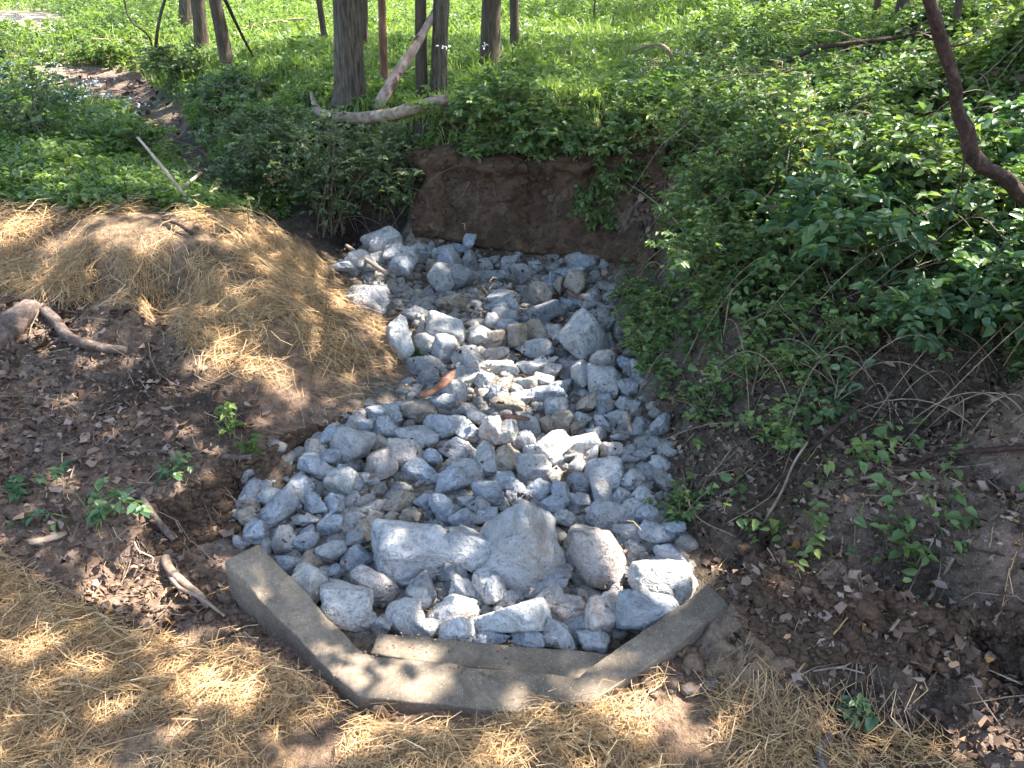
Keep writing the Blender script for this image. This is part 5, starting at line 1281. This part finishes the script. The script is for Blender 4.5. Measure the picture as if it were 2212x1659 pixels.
P, a, b = sample_region(120000, (-4.6, -.4), (2.8, 5.6), [R_STRAW_A])
pt = fbm2(P[:, 0] * 3.2, P[:, 1] * 3.2, 91, 3)
edge = sstep(900, 740, a * .35 + b * .75)
m = rng.random(len(a)) < sstep(-.5, .45, pt + .02) * np.where(b > 780, .4, 1) * np.where(a > 680, .4, 1)
P = P[m][:40000]
straw('straw_mulch', P, rng.uniform(.05, .21, len(P)), rng.uniform(.0018, .0038, len(P)), M['straw'], 'golden straw mulch spread over the mound at left', 'straw', .035)
P, a, b = sample_region(120000, (-2.4, 2.2), (.7, 3.0), [R_STRAW_B], [R_WEIR])
pt = fbm2(P[:, 0] * 3.6, P[:, 1] * 3.6, 95, 3)
dn = sstep(-.55, .4, pt + .28) * np.where(a > 1500, .55, 1) * np.where((b < 1590) & (a > 740) & (a < 1080), .35, 1)
m = rng.random(len(a)) < dn
P = P[m][:42000]
straw('foreground_straw', P, rng.uniform(.03, .16, len(P)) , rng.uniform(.0014, .0034, len(P)), M['straw'], 'golden straw strewn over the foreground soil', 'straw', .028)
P, a, b = sample_region(9000, (-4.6, 2.6), (.9, 5.6), [R_LITTER_L, R_LITTER_R, R_WEIR, [(560, 820), (860, 780), (860, 880), (620, 960), (520, 1000)]])
m = rng.random(len(a)) < np.where(inpoly(a, b, R_WEIR), .10, .35)
P = P[m]
straw('stray_straw', P, rng.uniform(.03, .12, len(P)), rng.uniform(.002, .004, len(P)), M['straw'], 'stray single straws scattered over bare soil and concrete', 'straw', .012)

def litter(name, P, L, label, jit=.14):
    n = len(P)
    a = rng.uniform(0, 2 * np.pi, n)
    nn = unit(Hn(P[:, 0], P[:, 1]) + rng.normal(0, .35, (n, 3)))
    mbx = MB()
    leaves(mbx, P + np.column_stack([np.zeros((n, 2)), rng.uniform(.002, .018, n)]), np.column_stack([np.cos(a), np.sin(a), rng.normal(0, .25, n)]), nn, L, L * rng.uniform(.45, .8, n), fold=.35, droop=-.3, rnd=rng.random(n) ** 1.5, jit=jit)
    o = mbx.build(name, M['litter'])
    return tag(o, label, 'leaf litter', None, 'stuff')
P, a, b = sample_region(30000, (-4.6, -.3), (1.9, 5.0), [R_LITTER_L])
m = rng.random(len(a)) < np.where(a > 380, .25, .8)
P = P[m]
litter('leaf_litter', P, rng.gamma(2.2, .008, len(P)) + .006, 'brown crumbled leaf litter on the soil left of the weir')
P, a, b = sample_region(26000, (.7, 4.2), (1.3, 4.6), [R_LITTER_R, [(1400, 850), (1800, 620), (2300, 640), (2300, 900), (1600, 1020), (1470, 1080)]])
P = np.vstack([P, FACE_R[rng.integers(0, len(FACE_R), 700)]])
litter('terrace_litter', P, np.minimum(rng.gamma(2.0, .009, len(P)) + .008, .042), 'dry brown fallen leaves on the right terrace and shaded bank')
P, a, b = sample_region(1500, (-1.7, 1.7), (2.2, 6.4), [R_BED], [R_WEIR])
P[:, 2] += rng.uniform(.03, .11, len(P))
litter('bed_litter', P, rng.gamma(2.0, .007, len(P)) + .006, 'bits of dry leaf caught between the rocks')
straw('bed_straw', P[:260] + [0, 0, .02], rng.uniform(.03, .10, len(P[:260])), rng.uniform(.002, .004, len(P[:260])), M['straw'], 'stray straws and twigs caught among the rocks', 'straw', .10)
P, a, b, d = field_points(5000, 9, 18, 1.5, .7, .3)
P = P[inpoly(a, b, R_GULLY)]
litter('gully_litter', P, rng.uniform(.05, .10, len(P)), 'pale dry leaves covering the gully floor at left')
P, a, b = sample_region(12000, (-4.6, 2.6), (1.0, 5.0), [R_LITTER_L, R_LITTER_R], [R_WEIR])
m = rng.random(len(P)) < np.where((b > 1180) | (a < 700), .6, .3)
P = P[m]
rocky_stuff('soil_clods', P, rng.gamma(2.0, .006, len(P)) + .005, TINY, M['clod'], 'crumbled clods of brown soil on the bare banks', 'soil', .25)
P, a, b = sample_region(9000, (-1.6, 1.6), (1.6, 2.8), [[(380, 1230), (500, 1240), (640, 1420), (740, 1500), (900, 1570), (700, 1560), (560, 1440), (430, 1380)], [(1590, 1290), (1640, 1400), (1480, 1490), (1300, 1540), (1330, 1500), (1500, 1390)], [(780, 1540), (1100, 1560), (1050, 1640), (850, 1620)]], [R_WEIR])
P = P[rng.random(len(P)) < .4]
rocky_stuff('rubble', P, rng.gamma(2.2, .008, len(P)) + .008, LUMP, M['clod'], 'broken brown soil lumps and chips piled against the weir', 'soil', .25)
P, a, b = sample_region(2500, (-1.2, .6), (1.7, 2.8), [[(770, 1380), (860, 1378), (830, 1412), (790, 1408)], [(900, 1400), (1280, 1420), (1230, 1455), (850, 1405)]])
P[:, 2] = -.046
P = P[rng.random(len(P)) < .6]
W_, wa, wb = sample_region(2600, (-.9, .6), (1.8, 2.2), [[(700, 1445), (790, 1415), (1240, 1470), (1230, 1515), (1100, 1538), (780, 1500)]])
W_[:, 2] = 0.001
W_ = W_[rng.random(len(W_)) < .12 + .5 * (fbm2(W_[:, 0] * 6, W_[:, 1] * 6, 5, 2) > .35)]
rocky_stuff('weir_dirt', W_, rng.gamma(1.5, .003, len(W_)) + .002, TINY, M['clod'], 'crumbs of dirt scattered on the top of the weir crest', 'soil', .1)
rocky_stuff('sill_dirt', P, rng.gamma(1.6, .004, len(P)) + .003, TINY, M['clod'], 'crumbs of dirt lying on the inner sill of the weir', 'soil', .1)
P, a, b = sample_region(8000, (-4, 3.5), (1.4, 5.5), [R_LITTER_L, R_LITTER_R, [(1400, 700), (2300, 640), (2300, 900), (1500, 1080)]])
P = P[rng.random(len(P)) < .3]
straw('fine_twigs', P, rng.uniform(.06, .28, len(P)), rng.uniform(.002, .006, len(P)), M['twig'], 'fine dead twigs and rootlets scattered over the soil', 'twigs', .02, .1)
P, a, b = sample_region(12000, (-1.2, 2.2), (5.2, 7.4), [R_WALL])
P = P[rng.random(len(P)) < .6]
P = np.vstack([P[:1500], FACE_W[rng.integers(0, len(FACE_W), 1500)]])
rocky_stuff('wall_pebbles', P, rng.gamma(1.2, .010, len(P)) + .005, TINY, M['clod_dark'], 'pebbles and clods set in the bare dirt wall', 'soil', .4)
P, a, b = sample_region(26000, (-2.2, 3.2), (1.5, 3.6), [[(1640, 1180), (1700, 1175), (1860, 1240), (2100, 1300), (2300, 1300), (2300, 1440), (2110, 1440), (1860, 1430), (1680, 1400), (1610, 1280)], [(420, 1015), (520, 1000), (530, 1080), (500, 1170), (400, 1170), (310, 1180), (300, 1120), (390, 1080)]])
P = np.vstack([P[rng.random(len(P)) < .3]] + [f[rng.integers(0, len(f), n)] for f, n in ((FACE_R, 3600), (FACE_L, 1900))])
rocky_stuff('crumbling_soil', P, rng.gamma(1.3, .010, len(P)) + .006, LUMP, M['clod_dark'], 'crumbling dark lumps of soil on the cut bank faces beside the weir', 'soil', .5)
P, a, b, d = field_points(16000, 4, 11, 1.3, .8, 1.0)
P = P[(a > 1380) & (b < 560)]
litter('slope_litter', P, rng.uniform(.03, .09, len(P)), 'dry leaves lying between the weeds of the upper right slope')
straw('slope_twigs', P[:900], rng.uniform(.15, .7, 900), rng.uniform(.004, .010, 900), M['twig'], 'dead twigs lying in the weeds of the upper right slope', 'twigs', .12, .1)
# rootlets hanging from the cut faces
mbx = MB()
for (x0, x1, y0, y1, n) in ((900, 1440, 300, 400, 60), (400, 520, 1010, 1100, 26), (270, 400, 1130, 1230, 40), (1640, 1950, 1200, 1330, 40)):
    for k in range(n):
        p = hit1(rng.uniform(x0, x1), rng.uniform(y0, y1), .015)
        ln = rng.uniform(.05, .22)
        e = p + np.array([rng.normal(0, .5) * ln, -abs(rng.normal(0, .25)) * ln - .02, -ln])
        e[2] = max(e[2], H(e[0], e[1]) + .01)
        tube(mbx, bezier(p, (p + e) / 2 + rng.normal(0, .25, 3) * ln, e, 7), np.linspace(.0022, .0008, 7), 4, cap=False)
tag(mbx.build('rootlets', M['twig']), 'fine rootlets hanging from the cut soil faces', 'roots', None, 'stuff')
# ==PART4==
# ------------------------------------------------------------------ unseen trees added right of the frame, crowns cut to shape sun patches
SUNNY = [  # patches of ground the crowns leave open to the sun: x, y, rx, ry, rotation in the photograph's frame
    (60, 525, 110, 14, 0), (200, 518, 60, 10, -5), (380, 492, 60, 10, -6), (490, 498, 62, 14, 14), (0, 548, 50, 8, 0), (30, 480, 60, 6, 0), (240, 478, 50, 6, 0), (300, 545, 40, 5, 0),
    (510, 795, 68, 20, 14), (590, 835, 45, 14, 32), (738, 655, 26, 7, 40), (800, 700, 26, 7, 35), (860, 740, 14, 6, 20),
    (300, 1272, 68, 26, 8), (60, 690, 42, 18, 0), (125, 730, 30, 12, 0), (205, 765, 26, 8, 0),
    (440, 1470, 60, 28, 10), (830, 1545, 50, 26, 0), (1450, 1570, 40, 14, 0), (2060, 1640, 30, 14, 0),
    (820, 522, 30, 26, 0), (770, 572, 40, 14, 15), (1008, 768, 30, 14, 10), (1078, 795, 44, 13, 5), (1140, 822, 44, 16, 10), (1190, 800, 22, 8, 0), (905, 715, 22, 20, 0), (950, 740, 18, 14, 30), (1050, 705, 16, 14, 0), (1255, 962, 36, 12, -18), (1060, 930, 18, 28, 0), (1180, 965, 22, 12, 0),
    (1432, 1258, 62, 40, 0), (985, 1318, 46, 22, 0), (1015, 1275, 34, 16, 20), (1300, 1195, 26, 22, 40), (1110, 1335, 34, 10, 0),
    (800, 425, 80, 34, 20), (760, 480, 46, 20, 0), (850, 395, 30, 20, 0), (710, 430, 46, 16, 0), (600, 400, 40, 14, 0), (640, 360, 40, 14, 0), (700, 290, 36, 12, 0), (560, 310, 30, 10, 0), (840, 262, 100, 12, 0), (880, 210, 60, 14, 0), (1090, 215, 70, 16, 0), (1200, 195, 70, 14, 0), (1010, 255, 50, 10, 0), (1300, 150, 80, 16, 0), (1140, 280, 40, 10, 0),
    (1690, 330, 32, 74, -18), (1735, 410, 36, 30, 0), (1620, 520, 40, 16, 0), (1850, 560, 44, 18, 0), (1790, 360, 22, 8, 0), (2150, 480, 66, 54, -30), (2060, 430, 40, 14, 0), (1980, 700, 40, 22, 0), (2060, 640, 40, 16, 0), (2140, 700, 50, 30, 0), (2190, 560, 36, 30, 0), (1730, 130, 70, 14, -10), (1560, 120, 70, 18, 0), (1900, 260, 46, 10, 0), (2100, 240, 40, 14, 0), (2190, 1100, 20, 24, 0), (1800, 870, 30, 5, 0), (1600, 250, 40, 9, 0), (2180, 1200, 26, 16, 0), (1550, 480, 30, 10, 0),
    (250, 400, 70, 12, 0), (120, 370, 60, 10, 0), (60, 420, 50, 8, 0), (380, 420, 30, 8, 0), (160, 340, 36, 8, 0), (240, 215, 40, 10, 0), (440, 390, 26, 10, 0),
]
SUNNY = np.array(SUNNY, float) * [1, 1, 1.2, 1.2, 1]
def sun_open(T, leaf):
    a, b, d = to_px(T)
    m = np.zeros(len(T), bool)
    mg = leaf * .7 * FPX / d
    for cx, cy, rx, ry, ro in SUNNY:
        c, s = math.cos(math.radians(ro)), math.sin(math.radians(ro))
        u, v = (a - cx) * c + (b - cy) * s, -(a - cx) * s + (b - cy) * c
        m |= (u / (rx + mg)) ** 2 + (v / (ry + mg * np.clip((b + 250) / 1500, .2, .8))) ** 2 < 1
    return m, a, b

def shade_leaves(n, xr, yr, h, L, r, fleck):
    x, y = r.uniform(*xr, n), r.uniform(*yr, n)
    T = np.column_stack([x, y, H(x, y)])
    u, v, _ = to_px(T)
    T[:, 2] += np.where(inpoly(u, v, R_BED), .10, np.where((u > 1380) & (v < 900), .30, np.where((v < 520) & (u > 440), .22, 0)))
    m, a, b = sun_open(T, L)
    m |= fleck(x, y, a, b)
    T = T[~m]
    return T + SUN * (r.uniform(*h, len(T)) / SUN[2])[:, None]

rs = np.random.default_rng(77)
def fleck_near(x, y, a, b):
    f = noise2(x * 4.2, y * 4.2, 51) + .5 * noise2(x * 9, y * 9, 52)
    thr = np.where(b > 1420, .9, np.where((a > 1450) & (b < 900), .55, np.where(b < 300, .2, 1.15)))
    thin = np.where((a > 1380) & (b < 950), .66, np.where(b < 330, .5, np.where(b > 1380, .28, np.where(inpoly(a, b, R_STRAW_A), .15, 0.0))))
    return (f > thr) | (rs.random(len(x)) < thin)
def fleck_far(x, y, a, b):
    f = fbm2(x * .45, y * .45, 61, 3)
    return f > -.06
near = shade_leaves(64000, (-6.5, 7.5), (-.8, 9.6), (4.6, 7.6), .13, rs, fleck_near)
farl = shade_leaves(26000, (-16, 16), (9.6, 34), (7, 13), .3, rs, fleck_far)
TR = [(7.6, 3.2, 'nearest'), (9.8, 6.4, 'second nearest'), (7.2, 10.0, 'third nearest'), (12.5, 10.5, 'fourth nearest'), (13.5, 17, 'fifth nearest'), (17, 24, 'farthest'), (22, 32, 'remotest')]
tx = np.array([[q[0], q[1]] for q in TR])
def assign(P, idx):
    d = np.linalg.norm(P[:, None, :2] - tx[None, idx], axis=-1)
    return np.array(idx)[d.argmin(1)]
own_n, own_f = assign(near, [0, 1, 2, 3]), assign(farl, [3, 4, 5, 6])
for k, (x, y, nm) in enumerate(TR):
    g = np.array([x, y, float(H(x, y))])
    root = empty('tree', g, f'tall unseen tree added for shade beyond the right edge, {nm} one', 'tree', 'unseen trees added for shade')
    A, B = near[own_n == k] - g, farl[own_f == k] - g
    allp = np.vstack([A, B])
    hgt = 10.5
    zs = np.linspace(-.3, hgt, 26)
    path = np.column_stack([.15 * np.sin(zs * .6 + k), .15 * np.cos(zs * .5 + k), zs])
    mbx = MB()
    tube(mbx, path, (.19 * (1 - zs / hgt * .7)) * (1 + .4 * np.exp(-np.clip(zs, 0, 9) * 4)), 14, .07, k, ridges=5)
    for e in allp[rs.integers(0, len(allp), 26)]:
        i = int(rs.integers(10, 22))
        tube(mbx, bezier(path[i], (path[i] + e) / 2 + [0, 0, .5], e, 9), np.linspace(.045, .008, 9), 6, cap=False)
    mbx.build('trunk', M['bark_grey'], root, smooth=True)
    cm = MB()
    for Q, L in ((A, .13), (B, .3)):
        n = len(Q)
        if n:
            leaves(cm, Q, unit(rs.normal(size=(n, 3)) * [1, 1, .5]), unit(rs.normal(0, .35, (n, 3)) + SUN + [0, 0, .4]), L * rs.uniform(.8, 1.2, n), L * rs.uniform(.6, .8, n), rnd=rs.random(n), r=rs)
    cm.build('crown', M['canopy'], root)
# ==END==
